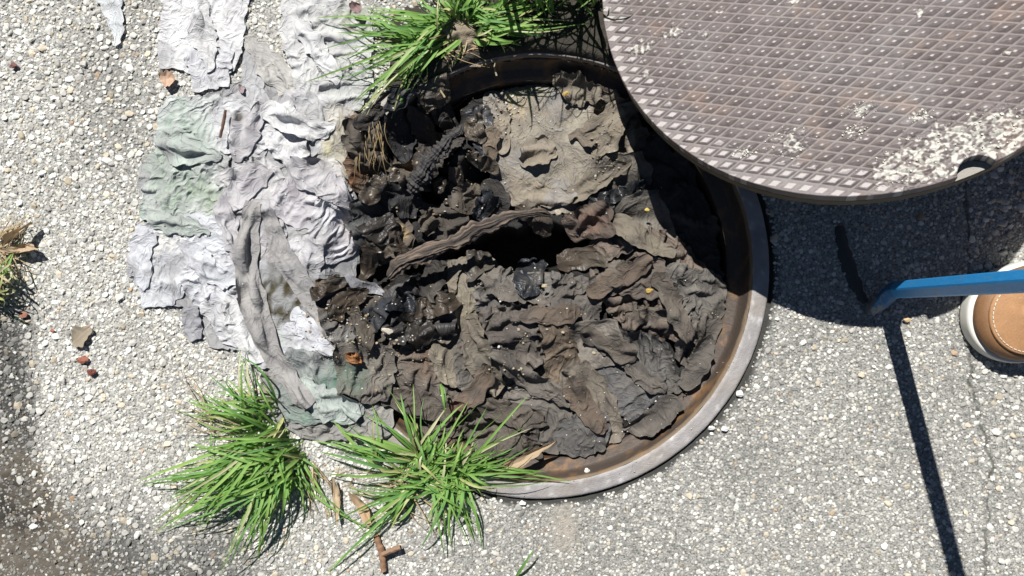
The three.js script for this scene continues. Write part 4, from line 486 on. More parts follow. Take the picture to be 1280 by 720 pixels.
// ---------------------------------------------------------------- blue pry bar standing on its hooked tip
{
  const bar = thing('pry_bar', 'blue painted hexagonal pry bar standing on its bare hooked tip', 'pry bar', null, new THREE.Vector3(0, 0, 0));
  const up0 = new THREE.Vector3(0.5405, 0.055, 0.0025), dir = new THREE.Vector3(-0.0262, 0.295, -0.0095).normalize();
  const sweep = (pts, rad, flatten, name, m) => {      // hexagonal section along a line
    const cv = new THREE.CatmullRomCurve3(pts), n = pts.length * 8, pos = [], idx = [], q = new THREE.Vector3(), t = new THREE.Vector3(), side = new THREE.Vector3(), up = new THREE.Vector3(), uv = [];
    for (let i = 0; i <= n; i++) { const s = i / n; cv.getPoint(s, q); cv.getTangent(s, t); side.set(0, 0, 1).addScaledVector(t, -t.z).normalize(); up.crossVectors(side, t);
      for (let j = 0; j < 12; j++) { const a = Math.floor(j / 2) * Math.PI / 3 + (j % 2 ? 0.10 : -0.10) + Math.PI / 6, R = rad(s) * (1.0), f = flatten(s); const x = Math.cos(a) * R * f[0], y = Math.sin(a) * R * f[1]; pos.push(q.x + side.x * x + up.x * y, q.y + side.y * x + up.y * y, q.z + side.z * x + up.z * y); uv.push(s * cv.getLength(), j / 12 * 0.07); } }
    for (let i = 0; i < n; i++) for (let j = 0; j < 12; j++) { const a = i * 12 + j, b = i * 12 + (j + 1) % 12; idx.push(a, b, a + 12, b, b + 12, a + 12); }
    for (let j = 1; j < 11; j++) { idx.push(0, j + 1, j); const e = n * 12; idx.push(e, e + j, e + j + 1); }
    const g = geo(pos, idx, uv).toNonIndexed(); g.computeVertexNormals(); return part(name, g, m, bar);
  };
  const at = (h) => up0.clone().addScaledVector(dir, (h - up0.y) / dir.y);
  const paintMap = dataTex(512, 256, (i, j) => { const x = i / 512, y = j / 256, f = fbm(x * 10, y * 4, 4, 0), g = fbm(x * 40 + 3, y * 40, 3), w = sm(0.25, 0.32, f * 0.7 + g * 0.8); const sc = sm(0.4, 0.5, noise(x * 6, y * 90) + 0.5 * g); let c = [0.028, 0.25, 0.58].map((v) => v * (1 + 0.3 * g)); c = [lerp(c[0], 0.12, sc * 0.5), lerp(c[1], 0.2, sc * 0.5), lerp(c[2], 0.3, sc * 0.5)]; return [lerp(c[0], 0.2, w), lerp(c[1], 0.19, w), lerp(c[2], 0.17, w)]; }, true);
  const paint = std({ map: rep(paintMap, 2.2, 14), roughness: 0.38 });
  const hookMap = dataTex(256, 256, (i, j) => { const x = i / 256, y = j / 256, f = fbm(x * 9 + 3, y * 9, 4), k = sm(-0.05, 0.2, f + 0.5 - x * 0.8), q = 1 + 0.6 * fbm(x * 40, y * 40, 3); return [lerp(0.27, 0.03, k) * q, lerp(0.29, 0.17, k) * q, lerp(0.285, 0.4, k) * q]; }, true);
  const worn = std({ map: rep(hookMap, 12, 14), bumpMap: rep(gritBump, 20, 20), bumpScale: 0.0007, roughness: 0.5, metalness: 0.25 });
  sweep([at(0.058), at(0.2), at(0.45), at(0.78)], () => 0.0129, () => [1, 1], 'shank', paint);
  tag(sweep([at(0.060), at(0.048), new THREE.Vector3(0.5395, 0.034, 0.008), new THREE.Vector3(0.5355, 0.022, 0.0185), new THREE.Vector3(0.531, 0.012, 0.027), new THREE.Vector3(0.5255, 0.0055, 0.0305), new THREE.Vector3(0.5205, 0.006, 0.0305)], (s) => 0.0130 * (1 - 0.2 * s), (s) => [1 - 0.15 * s, 1 - 0.5 * sm(0.4, 1, s)], 'hook', worn), 'bare grey metal hook with chipped paint');
}

// ---------------------------------------------------------------- shoe
{
  const ang = 0.30, ax = new THREE.Vector3(Math.cos(ang), 0, -Math.sin(ang)), tip = P(1210, 412, 0.02);
  const shoe = thing('shoe', 'tan leather moccasin shoe with white stitching and a white rubber sole, toe pointing left', 'shoe', null, new THREE.Vector3(tip.x, 0, tip.z));
  shoe.rotation.y = ang;
  const LEN = 0.315, HW = 0.071;
  const half = (s) => { const t = s / LEN; const toe = Math.sqrt(clamp(1 - (1 - Math.min(1, t / 0.27)) ** 2.3)), heel = Math.sqrt(clamp(1 - Math.max(0, (t - 0.84) / 0.16) ** 2.2)); return HW * toe * heel * lerp(1, 0.72, sm(0.3, 0.75, t)); };
  const NP = 140, curve = []; for (let i = 0; i < NP; i++) { const a = i / NP * 2 * Math.PI, s = LEN * (1 - Math.cos(a)) / 2; curve.push([s, Math.sign(Math.sin(a)) * half(s)]); }
  const inset = ([s, w], d) => { const sp = clamp(s, 0.062, LEN - 0.05), vx = s - sp, vz = w, l = Math.hypot(vx, vz) + 1e-6, k = Math.max(0, 1 - d / l); return [sp + vx * k, vz * k]; };
  const loft = (layers, cap, name, m, seed = 0, bump = 0) => { const pos = [], idx = [], uv = []; layers.forEach(([d, y, rise], L) => curve.forEach((p) => { const q = inset(p, d), t = q[0] / LEN, yy = y + (rise || 0) * sm(0.25, 0.8, t); pos.push(q[0], yy, q[1]); uv.push(q[0], q[1] + y); })); for (let L = 0; L + 1 < layers.length; L++) for (let i = 0; i < NP; i++) { const a = L * NP + i, b = L * NP + (i + 1) % NP; idx.push(a, b, a + NP, b, b + NP, a + NP); } if (cap) { const b = (layers.length - 1) * NP, c = pos.length / 3; pos.push(0.15, layers.at(-1)[1] + (layers.at(-1)[2] || 0), 0); uv.push(0.15, 0); for (let i = 0; i < NP; i++) idx.push(b + i, b + (i + 1) % NP, c); } return part(name, geo(pos, idx, uv), m, shoe); };
  const leatherMap = dataTex(512, 512, (i, j) => { const x = i / 512, y = j / 512, f = fbm(x * 6, y * 6, 4, 6), g = fbm(x * 50, y * 50, 2, 50), k = 1 + 0.35 * f + 0.3 * g; const sc = 0.4 * sm(0.15, 0.4, fbm(x * 9 + 4, y * 23, 4)); return [lerp(0.40 * k, 0.5, sc), lerp(0.215 * k, 0.36, sc), lerp(0.10 * k, 0.24, sc)]; }, true);
  const leather = std({ map: rep(leatherMap, 8, 8), bumpMap: rep(gritBump, 22, 22), bumpScale: 0.0003, roughness: 0.7 }), vamp = std({ map: rep(leatherMap, 8, 8), color: rgb(0.62, 0.6, 0.58), bumpMap: rep(gritBump, 22, 22), bumpScale: 0.0003, roughness: 0.65 });
  loft([[0.006, 0.0], [0.001, 0.003], [0, 0.007], [0.0002, 0.014], [-0.0003, 0.02], [0.0005, 0.0235], [0.0025, 0.0255], [0.007, 0.026]], false, 'sole', std({ color: rgb(0.72, 0.71, 0.64), bumpMap: rep(gritBump, 9, 9), bumpScale: 0.0004, roughness: 0.6 }));
  loft([[0.0065, 0.0250], [0.0045, 0.031], [0.0055, 0.036, 0.01], [0.0085, 0.0425, 0.025], [0.0125, 0.0465, 0.035], [0.0155, 0.0475, 0.038]], false, 'vamp', vamp);
  loft([[0.0145, 0.046, 0.038], [0.014, 0.0498, 0.038], [0.0155, 0.0515, 0.038], [0.024, 0.0528, 0.038], [0.034, 0.055, 0.038], [0.048, 0.0562, 0.038], [0.06, 0.0566, 0.038]], true, 'toe_panel', leather);
  const thread = std({ color: rgb(0.68, 0.62, 0.5), roughness: 0.8 }), sg = new THREE.CapsuleGeometry(0.0008, 0.0032, 3, 6); sg.rotateZ(Math.PI / 2);
  const row = (d, y, rise) => { let acc = 0, last = null; const dense = []; for (let i = 0; i < 2000; i++) { const a = i / 2000 * 2 * Math.PI, s = LEN * (1 - Math.cos(a)) / 2; dense.push(inset([s, Math.sign(Math.sin(a)) * half(s)], d)); } for (let i = 0; i < 2000; i++) { const p = dense[i], q = dense[(i + 1) % 2000]; acc += Math.hypot(p[0] - q[0], p[1] - q[1]); if (acc > 0.0062) { acc = 0; if (p[0] > 0.2) continue; const m = part('stitch', sg, thread, shoe); m.position.set(p[0], y + rise * sm(0.25, 0.8, p[0] / LEN), p[1]); m.rotation.y = -Math.atan2(q[1] - p[1], q[0] - p[0]); } } };
  row(0.0182, 0.0524, 0.038);
  { const t = new THREE.TorusGeometry(0.04, 0.007, 10, 40); t.rotateX(Math.PI / 2); t.scale(1.5, 1, 0.85); t.translate(0.235, 0.098, 0); part('collar', t, vamp, shoe); }
}

// ---------------------------------------------------------------- grass
const greens = [[0.20, 0.38, 0.07], [0.15, 0.33, 0.07], [0.27, 0.44, 0.10], [0.11, 0.27, 0.06], [0.36, 0.48, 0.18]].map((c) => new THREE.MeshPhysicalMaterial({ color: rgb(...c), roughness: 0.68, side: THREE.DoubleSide, transmission: 0.3, thickness: 0 }));
const pales = [[0.34, 0.36, 0.14], [0.42, 0.42, 0.24]].map((c) => std({ color: rgb(...c), roughness: 0.6 })), straw = [[0.36, 0.27, 0.15], [0.24, 0.16, 0.085], [0.42, 0.34, 0.21]].map((c) => std({ color: rgb(...c), roughness: 0.8 }));
function bladeGeo(a, c, b, w, r, fold = 0.3, curl = 0) { // ribbon with a midrib from a over c to b
  const cv = new THREE.QuadraticBezierCurve3(a, c, b), n = 12, pos = [], idx = [], q = new THREE.Vector3(), t = new THREE.Vector3(), s = new THREE.Vector3(), up = new THREE.Vector3(), tw = (r() - 0.5) * 1.2, t0 = (r() - 0.5) * 0.7, k1 = r() * 9;
  for (let i = 0; i <= n; i++) { const e = i / n; cv.getPoint(e, q); cv.getTangent(e, t); s.crossVectors(t, new THREE.Vector3(0.01, 1, 0.02)).normalize(); up.crossVectors(s, t).normalize(); const ro = t0 + tw * e + curl * e; const sx = s.clone().multiplyScalar(Math.cos(ro)).addScaledVector(up, Math.sin(ro)), ux = up.clone().multiplyScalar(Math.cos(ro)).addScaledVector(s, -Math.sin(ro)); const ww = w * (0.65 + 0.35 * sm(0, 0.25, e)) * Math.pow(1 - e, 0.55) * (1 + 0.12 * noise(e * 5, k1)) + 0.0001, wob = 0.0012 * noise(e * 4, k1 + 3);
    for (const m of [-1, 0, 1]) pos.push(q.x + sx.x * (m * ww + wob) + ux.x * Math.abs(m) * ww * fold, q.y + sx.y * (m * ww + wob) + ux.y * Math.abs(m) * ww * fold, q.z + sx.z * (m * ww + wob) + ux.z * Math.abs(m) * ww * fold);
    if (i < n) for (const m of [0, 1]) { const k = i * 3 + m; idx.push(k, k + 1, k + 3, k + 1, k + 4, k + 3); } }
  return geo(pos, idx);
}
function tuft(label, seed, specs) {
  const r = rng(seed), g = thing('grass_tuft', label, 'grass tuft', 'grass tufts round the manhole');
  for (const sp of specs) for (let i = 0; i < sp.n; i++) {
    const root = sp.roots[Math.floor(r() * sp.roots.length)], k = i < sp.tips.length && sp.each ? i : Math.floor(r() * sp.tips.length), tip = sp.tips[k], jt = sp.jt ?? 22, jr = sp.jr ?? 9, g2 = () => r() + r() - 1;
    const h = (sp.lift ?? 0.05) * (0.45 + 0.9 * r()), th = Math.max(0.004, h * (sp.droop ?? 0.35) * (0.3 + r())), l = r() < 0.15 ? 0.35 + 0.4 * r() : sp.short ? lerp(1 - sp.short, 1.02, Math.sqrt(r())) : lerp(0.72, 1.05, r());
    const rx = root[0] + g2() * jr, ry = root[1] + g2() * jr, tx = lerp(rx, tip[0] + g2() * jt, l), ty = lerp(ry, tip[1] + g2() * jt, l);
    const a = P(rx, ry, sp.base ?? 0.004), b = P(tx, ty, th + (sp.tipBase ?? 0)), c = P(lerp(rx, tx, 0.5) + g2() * (sp.sway ?? 22), lerp(ry, ty, 0.5) + g2() * (sp.sway ?? 22), h * 1.35 + (sp.base ?? 0) * 0.5);
    const dry = r() < (sp.dry ?? 0.015), pale = !dry && r() < (sp.pale ?? 0.06), mat = dry ? straw[Math.floor(r() * 3)] : pale ? pales[Math.floor(r() * 2)] : greens[Math.floor(r() * r() * 5)];
    part(dry ? 'dry_blade' : 'blade', bladeGeo(a, c, b, (sp.w ?? 0.0024) * (0.5 + 0.75 * r()) * (dry ? 0.7 : 1), r), mat, g);
    if (sp.sheath && r() < sp.sheath) part('stem', bladeGeo(a, P(lerp(rx, tx, 0.15), lerp(ry, ty, 0.15), h * 0.5), P(lerp(rx, tx, 0.3), lerp(ry, ty, 0.3), h * 0.72), 0.0032, r, 0.7), pales[Math.floor(r() * 2)], g);
  }
  return g;
}
tuft('dense green grass tuft leaning over the pavement at the lower left', 51, [
  { roots: [[368, 560], [350, 535], [362, 590], [335, 545], [375, 575]], jr: 14, n: 116, lift: 0.066, tips: [[188, 592], [182, 604], [200, 662], [190, 655], [236, 560], [228, 640], [250, 660], [215, 620], [240, 600], [262, 560], [270, 600], [290, 630], [230, 585]], jt: 14, sheath: 0.3, w: 0.0027 },
  { roots: [[350, 560], [365, 590], [335, 570]], jr: 14, n: 60, lift: 0.058, tips: [[275, 715], [300, 690], [320, 700], [345, 640], [360, 650], [285, 640], [330, 660], [310, 640]], jt: 12, w: 0.0025 },
  { roots: [[335, 530], [345, 505], [318, 535]], jr: 13, n: 44, lift: 0.05, tips: [[262, 475], [300, 440], [320, 470], [270, 500], [240, 520], [285, 470], [232, 500], [250, 490]], jt: 12, pale: 0.2, w: 0.0021 },
  { roots: [[365, 590], [370, 570]], jr: 8, n: 12, lift: 0.03, tips: [[420, 655], [440, 665], [400, 640], [385, 660], [470, 672], [380, 620]], jt: 10, w: 0.0019 },
  { roots: [[300, 540], [265, 520]], jr: 16, n: 22, lift: 0.014, tips: [[210, 515], [240, 480], [225, 540], [205, 500], [230, 470], [262, 610]], jt: 12, dry: 0.85, w: 0.0013 },
  { roots: [[378, 590], [392, 580]], jr: 6, n: 10, lift: 0.012, tips: [[405, 650], [390, 660], [425, 625], [398, 640]], jt: 8, dry: 0.9, w: 0.0015 }]);
tuft('spreading green grass tuft rooted on the lower rim of the frame', 52, [
  { roots: [[470, 580], [520, 570], [505, 590]], jr: 8, n: 20, lift: 0.035, each: 1, tips: [[372, 466], [420, 525], [385, 548], [408, 595], [430, 600], [390, 530], [440, 498], [470, 490], [395, 545], [402, 560], [430, 540], [450, 575]], jt: 9, w: 0.0027, sheath: 0.45 },
  { roots: [[525, 568], [535, 580]], jr: 8, n: 20, lift: 0.035, each: 1, tips: [[485, 485], [500, 472], [522, 480], [520, 520], [557, 512], [495, 535], [560, 505], [600, 505], [585, 500], [540, 500]], jt: 8, w: 0.0024, sheath: 0.3 },
  { roots: [[565, 590], [575, 585]], jr: 12, n: 36, lift: 0.038, each: 1, tips: [[664, 490], [668, 530], [705, 600], [640, 620], [628, 520], [618, 505], [650, 555], [600, 545], [690, 592], [590, 530], [620, 560], [660, 560], [640, 540], [580, 540]], jt: 8, w: 0.0023 },
  { roots: [[560, 598], [575, 600], [550, 605], [540, 600]], jr: 12, n: 46, lift: 0.03, tips: [[535, 690], [545, 660], [600, 690], [605, 660], [590, 640], [570, 620], [520, 640], [610, 620], [560, 655], [595, 670], [510, 630], [555, 700], [480, 620]], jt: 14, w: 0.0021 },
  { roots: [[515, 615], [530, 600]], jr: 8, n: 26, lift: 0.028, tips: [[405, 720], [440, 670], [400, 660], [450, 620], [485, 660], [500, 650], [430, 640], [425, 612], [460, 600], [470, 640]], jt: 10, w: 0.0023, sheath: 0.2 },
  { roots: [[560, 585], [545, 590], [530, 585], [520, 590]], jr: 26, n: 90, lift: 0.03, tips: [[520, 560], [580, 560], [600, 590], [500, 590], [560, 620], [540, 560], [590, 610], [505, 610], [575, 545]], jt: 22, w: 0.0021, pale: 0.12 },
  { roots: [[535, 590], [500, 600], [430, 600]], jr: 14, n: 22, lift: 0.012, tips: [[440, 590], [480, 650], [420, 620], [560, 660], [470, 570], [600, 600], [555, 690], [400, 600]], jt: 14, dry: 0.95, w: 0.0015 },
  { roots: [[552, 480]], jr: 2, n: 2, lift: 0.03, tips: [[557, 530], [548, 445]], jt: 4, dry: 0.5, w: 0.002 }]);
tuft('green grass tuft with earthy roots overhanging the upper rim of the frame, with tall blades added behind to shade it', 53, [
  { roots: [[555, 40], [570, 50], [540, 55]], base: 0.014, jr: 8, n: 16, each: 1, lift: 0.05, tips: [[372, 24], [365, 130], [395, 78], [430, 152], [445, 45], [412, 10], [430, 60], [470, 110], [495, 125], [440, 70], [405, 5], [480, 90], [462, 30], [425, 132], [450, 100], [500, 110]], jt: 5, w: 0.0026 },
  { roots: [[550, 40], [540, 55], [545, 25]], base: 0.014, jr: 12, n: 30, lift: 0.05, tips: [[400, 60], [415, 100], [440, 130], [400, 20], [425, 35], [455, 140], [385, 100], [430, 80], [470, 120], [445, 5]], jt: 14, w: 0.0024 },
  { roots: [[555, 40], [560, 25], [545, 55]], base: 0.014, jr: 11, n: 54, lift: 0.045, tips: [[450, 40], [470, 20], [490, 70], [460, 60], [480, 0], [500, 90], [510, 60], [500, 30], [520, 100], [470, 85], [520, 0], [540, -20], [505, 85]], jt: 16, w: 0.0023, pale: 0.15, sheath: 0.2 },
  { roots: [[590, 30], [600, 45], [585, 15]], base: 0.014, jr: 10, n: 54, lift: 0.045, tips: [[738, 22], [690, 40], [680, 20], [660, 50], [720, 35], [650, 10], [640, 50], [700, 0], [670, -20], [630, -20], [640, 30], [620, 55], [655, 45]], jt: 14, w: 0.0023, pale: 0.15, sheath: 0.25 },
  { roots: [[575, 20], [590, 5]], base: 0.014, jr: 12, n: 46, lift: 0.05, tips: [[560, -50], [600, -60], [540, -30], [620, -40], [580, -30], [585, 0], [520, -30]], jt: 26, w: 0.0023 },
  { roots: [[640, -5], [680, 5], [720, 0], [750, -5], [690, -20], [740, -15]], base: 0.01, jr: 22, n: 80, lift: 0.075, droop: 1.5, tips: [[650, -60], [690, -70], [730, -70], [620, -60], [600, -50], [760, -60], [670, -40]], jt: 30, w: 0.0032 },  // added tall blades, mostly out of view, to shade the upper rim
  { roots: [[530, 60], [510, 60]], base: 0.012, jr: 12, n: 14, lift: 0.02, tips: [[492, 150], [530, 105], [520, 95], [500, 100]], jt: 9, w: 0.002 },
  { roots: [[570, 52], [590, 55], [555, 60]], base: 0.012, jr: 22, n: 34, lift: 0.012, tips: [[540, 80], [560, 95], [620, 82], [600, 70], [530, 60], [560, 70], [590, 62], [575, 75], [610, 50], [550, 40], [580, 30]], jt: 10, dry: 0.96, w: 0.0011 }]);
tuft('half yellowed grass tuft with dry leaf bases at the left edge of the photo', 54, [
  { roots: [[-5, 345], [-25, 350], [-10, 370]], jr: 12, n: 60, lift: 0.05, tips: [[20, 330], [26, 358], [10, 380], [5, 320], [18, 345], [-20, 300], [-40, 400], [-60, 340], [5, 390], [15, 320]], jt: 12, pale: 0.4, dry: 0.15, w: 0.0024 },
  { roots: [[0, 300], [5, 320], [-10, 310]], jr: 14, n: 44, lift: 0.018, tips: [[52, 278], [48, 312], [40, 340], [35, 270], [20, 262], [30, 350], [45, 295], [25, 290]], jt: 10, dry: 0.95, w: 0.0016 }]);
{ const g = thing('grass_sprig', 'single green grass blade poking up at the bottom edge right of the tufts', 'grass'); part('blade', bladeGeo(P(645, 722, 0.002), P(655, 705, 0.03), P(668, 686, 0.03), 0.0026, rng(5)), greens[1], g); }
{ // dark earth behind the upper rim, spread over the iron in place of shade
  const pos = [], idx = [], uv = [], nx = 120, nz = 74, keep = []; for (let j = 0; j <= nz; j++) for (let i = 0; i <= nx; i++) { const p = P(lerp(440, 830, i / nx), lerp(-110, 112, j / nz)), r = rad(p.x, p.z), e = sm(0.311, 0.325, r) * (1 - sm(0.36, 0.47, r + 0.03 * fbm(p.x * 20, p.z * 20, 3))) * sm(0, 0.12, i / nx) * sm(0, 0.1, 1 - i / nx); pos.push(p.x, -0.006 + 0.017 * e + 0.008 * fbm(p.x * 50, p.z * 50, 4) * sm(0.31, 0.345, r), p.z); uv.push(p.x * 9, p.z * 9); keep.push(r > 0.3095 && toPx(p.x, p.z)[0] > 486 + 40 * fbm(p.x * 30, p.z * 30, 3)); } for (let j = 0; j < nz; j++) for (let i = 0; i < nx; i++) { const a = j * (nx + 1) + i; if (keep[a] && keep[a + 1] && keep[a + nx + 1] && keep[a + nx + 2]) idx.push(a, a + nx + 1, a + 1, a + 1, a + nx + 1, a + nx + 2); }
  tag(mesh('soil', geo(pos, idx, uv), std({ color: rgb(0.045, 0.038, 0.03), bumpMap: gritBump, bumpScale: 0.002, roughness: 0.9 })), 'dark soil behind the upper rim, carried over the iron to stand in for its shade', 'soil', null, 'stuff');
}
{ // earth clinging to the roots of the upper tuft
  const pos = [], idx = [], uv = [], n = 40, c = P(570, 40, 0.004); for (let j = 0; j <= n; j++) for (let i = 0; i <= n; i++) { const x = (i / n - 0.5) * 0.16, z = (j / n - 0.5) * 0.1, d = Math.hypot(x / 0.075, z / 0.045); pos.push(c.x + x, -0.006 + 0.028 * Math.exp(-d * d * 1.6) + 0.02 * fbm(x * 70 + 3, z * 70, 4), c.z + z); uv.push(x * 9, z * 9); if (i < n && j < n && d < 1.15) { const a = j * (n + 1) + i; idx.push(a, a + n + 1, a + 1, a + 1, a + n + 1, a + n + 2); } }
  tag(mesh('soil', geo(pos, idx, uv), std({ color: rgb(0.27, 0.22, 0.16), bumpMap: gritBump, bumpScale: 0.002, roughness: 1 })), 'clod of brown earth at the roots of the upper grass tuft', 'soil', null, 'stuff');
}

// ---------------------------------------------------------------- leaves, twigs, crumbs
function leaf(name, cat, label, quad, h, bend, c1, c2, seed) { // a curled dead leaf over four pixels
  const q = quad.map(([x, y]) => P(x, y, h)), n = 14, m = 10, pos = [], idx = [], col = [], uv = [];
  for (let i = 0; i <= n; i++) for (let j = 0; j <= m; j++) { const u = i / n, v0 = j / m, w = Math.pow(Math.sin(Math.PI * clamp(0.04 + 0.93 * Math.pow(u, 0.8))), 0.75) * (1 + 0.5 * noise(u * 6 + seed * 3, v0 > 0.5 ? 1.3 : 7.7)), v = 0.5 + (v0 - 0.5) * w, a = q[0].clone().multiplyScalar((1 - u) * (1 - v)).addScaledVector(q[1], u * (1 - v)).addScaledVector(q[2], u * v).addScaledVector(q[3], (1 - u) * v); const vein = Math.abs(v0 - 0.5) < 0.06 ? 1 : 0, nn = fbm(u * 4 + seed, v0 * 4, 3); pos.push(a.x + 0.002 * noise(u * 5, v0 * 5 + seed), Math.max(h, hAt(a.x, a.z)) + 0.002 + bend * 1.6 * (4 * (v0 - 0.5) ** 2) * w + bend * 1.2 * nn + bend * 0.5 * Math.sin(u * 4 + seed) ** 2, a.z + 0.002 * noise(u * 5 + 7, v0 * 5 + seed)); const k = clamp(0.5 + nn); col.push(...c1.map((s, e) => lerp(s, c2[e], k) * (1 + 0.25 * vein))); uv.push(u * 0.05, v0 * 0.03); if (i < n && j < m) { const b = i * (m + 1) + j; idx.push(b, b + m + 1, b + 1, b + 1, b + m + 1, b + m + 2); } }
  return tag(mesh(name, geo(pos, idx, uv, col), std({ vertexColors: true, roughness: 0.75 })), label, cat);
}
const TANL = [0.44, 0.34, 0.22], BRL = [0.2, 0.12, 0.07];
leaf('dead_leaf', 'leaf', 'long tan dead leaf lying on the lower rim beside the middle grass tuft', [[625, 580], [692, 548], [697, 552], [640, 590]], -0.004, 0.004, TANL, [0.3, 0.22, 0.14], 1);
leaf('dead_leaf', 'leaf', 'orange brown leaf scrap on the dark rags at the left rim', [[430, 448], [440, 434], [456, 446], [452, 456]], 0.012, 0.004, [0.36, 0.17, 0.06], [0.24, 0.1, 0.04], 2);
leaf('dead_leaf', 'leaf', 'dark brown leaf scrap flat on the bare pavement, lower left', [[88, 416], [104, 404], [124, 414], [96, 442]], 0.004, 0.002, [0.22, 0.18, 0.13], [0.32, 0.27, 0.2], 3);
leaf('dead_leaf', 'leaf', 'pinkish tan leaf scrap beside the broad white rag at the top left', [[198, 92], [222, 88], [218, 112], [204, 108]], 0.006, 0.003, [0.55, 0.38, 0.26], [0.42, 0.28, 0.2], 4);
leaf('dead_leaf', 'leaf', 'mauve brown leaf on the pale rags left of the upper grass tuft', [[435, 8], [448, 2], [456, 14], [446, 20]], 0.016, 0.003, [0.2, 0.12, 0.12], [0.26, 0.17, 0.16], 5);
leaf('dead_leaf', 'leaf', 'small mauve leaf on the bare gravel patch between the pale rags', [[298, 112], [304, 104], [310, 114], [304, 120]], 0.006, 0.002, [0.25, 0.19, 0.2], [0.3, 0.24, 0.24], 6);
leaf('dead_leaf', 'leaf', 'long tan curled leaf upright between the two lower grass tufts', [[432, 608], [450, 614], [472, 652], [460, 660]], 0.006, 0.006, TANL, [0.36, 0.22, 0.12], 7);
leaf('dead_leaf', 'leaf', 'narrow tan leaf strip just left of the twig between the lower tufts', [[414, 595], [424, 592], [428, 650], [420, 652]], 0.006, 0.005, [0.5, 0.4, 0.27], [0.36, 0.26, 0.16], 8);
leaf('dead_leaf', 'leaf', 'pale curled dry leaf above the yellowed tuft at the left edge', [[2, 305], [30, 282], [54, 272], [10, 312]], 0.014, 0.006, [0.5, 0.42, 0.3], [0.36, 0.27, 0.17], 9);
leaf('dead_leaf', 'leaf', 'dry leaf pointing right from the yellowed tuft at the left edge', [[5, 318], [20, 302], [62, 308], [30, 318]], 0.010, 0.005, [0.44, 0.35, 0.24], [0.32, 0.23, 0.14], 10);
leaf('dead_leaf', 'leaf', 'dark red brown leaf on the rags at the top of the middle tuft', [[560, 500], [575, 497], [588, 508], [566, 514]], -0.02, 0.005, [0.12, 0.06, 0.05], [0.09, 0.05, 0.04], 11);
function twig(label, pts, r0, c, seed, h = 0.006) { const cv = new THREE.CatmullRomCurve3(pts.map(([x, y]) => P(x, y, h))), g = new THREE.TubeGeometry(cv, 40, r0, 9, false), p = g.attributes.position; for (let i = 0; i < p.count; i++) { p.setXYZ(i, p.getX(i) + r0 * 0.4 * noise(p.getX(i) * 150 + seed, p.getZ(i) * 150), p.getY(i) + r0 * 0.5 * noise(p.getX(i) * 120, p.getZ(i) * 120 + seed), p.getZ(i) + r0 * 0.4 * noise(p.getX(i) * 150, p.getZ(i) * 150 + seed + 5)); } g.computeVertexNormals(); return tag(mesh('twig', g, std({ color: rgb(...c), bumpMap: rep(gritBump, 3, 1), bumpScale: 0.0006, roughness: 0.85 })), label, 'twig'); }
twig('reddish brown stick at the bottom edge between the lower tufts', [[470, 670], [477, 690], [480, 714]], 0.0046, [0.3, 0.17, 0.10], 1);
twig('short brown stub lying across the stick at the bottom edge', [[478, 693], [490, 688], [501, 684]], 0.004, [0.3, 0.19, 0.12], 2, 0.014);
twig('thin dark twig on the pale rags below the gravel patch', [[282, 138], [279, 155], [275, 172]], 0.0022, [0.16, 0.09, 0.06], 3, 0.026);
twig('thin hairy root hanging into the hole below the upper tuft', [[619, 52], [622, 72], [618, 84], [621, 95]], 0.0014, [0.4, 0.33, 0.22], 4, 0.0);
twig('thin pale root dangling below the middle of the upper tuft', [[541, 78], [543, 98], [552, 115], [556, 122]], 0.0015, [0.42, 0.34, 0.2], 5, 0.0);
{ // rust coloured fibres where rags bend over the left rim
  const r = rng(31), gs = []; for (let i = 0; i < 42; i++) { const x = 442 + 40 * r(), y = 140 + 60 * r(), a = P(x, y, 0.012 + 0.006 * r()), b = P(x + 26 * (r() - 0.5) + 2, y + 12 + 30 * r(), -0.012 + 0.02 * r()), c = P(x + 10 * (r() - 0.5), y + 16, 0.02); const g = bladeGeo(a, c, b, 0.00045, r); gs.push(g); }
  tag(mesh('fibres', mergeGeometries(gs), std({ color: rgb(0.27, 0.2, 0.1), roughness: 0.8 })), 'rust coloured fibres bending over the left rim of the hole', 'fibres', null, 'stuff');
}
function stone(name, cat, label, px, py, w, c, h = 0.003, seed = 0) { const g = stoneGeo(700 + seed, 2); g.scale(w * S, w * S * 0.75, w * S * 0.8); const p = P(px, py, h); g.translate(p.x, Math.max(h, hAt(p.x, p.z)) + w * S * 0.3, p.z); return tag(mesh(name, g, std({ color: rgb(...c), roughness: 0.7 })), label, cat); }
stone('berry', 'berry', 'dark red berry on the bare pavement below the dark leaf scrap', 115, 465, 6, [0.16, 0.045, 0.035], 0.004, 1);
stone('bark_chip', 'bark chip', 'flat reddish chip just above the red berry', 104, 449, 7, [0.28, 0.1, 0.06], 0.003, 2);
stone('berry', 'berry', 'dark red berry near the top left corner', 17, 82, 5, [0.16, 0.06, 0.05], 0.004, 3);
stone('bark_chip', 'bark chip', 'orange brown chip below the yellowed tuft at the left edge', 30, 394, 6, [0.3, 0.13, 0.08], 0.004, 4);
stone('bark_chip', 'bark chip', 'tiny red chip on the bare pavement right of the yellowed tuft', 66, 413, 3, [0.35, 0.12, 0.07], 0.004, 5);
stone('loose_stone', 'stone', 'white stone lying on the dirt below the lower rim', 653, 628, 5, [0.72, 0.71, 0.68], 0.002, 6);
stone('loose_stone', 'stone', 'white stone lying on the rusty lower ledge', 734, 587, 4.5, [0.7, 0.68, 0.62], -0.02, 7);
stone('loose_stone', 'stone', 'upper white stone of the pair beside the lower right rim', 923, 492, 5.5, [0.7, 0.69, 0.66], 0.001, 8);
stone('loose_stone', 'stone', 'round white stone in the dirt right below its neighbour by the lower right rim', 905, 535, 5, [0.72, 0.71, 0.69], 0.001, 9);
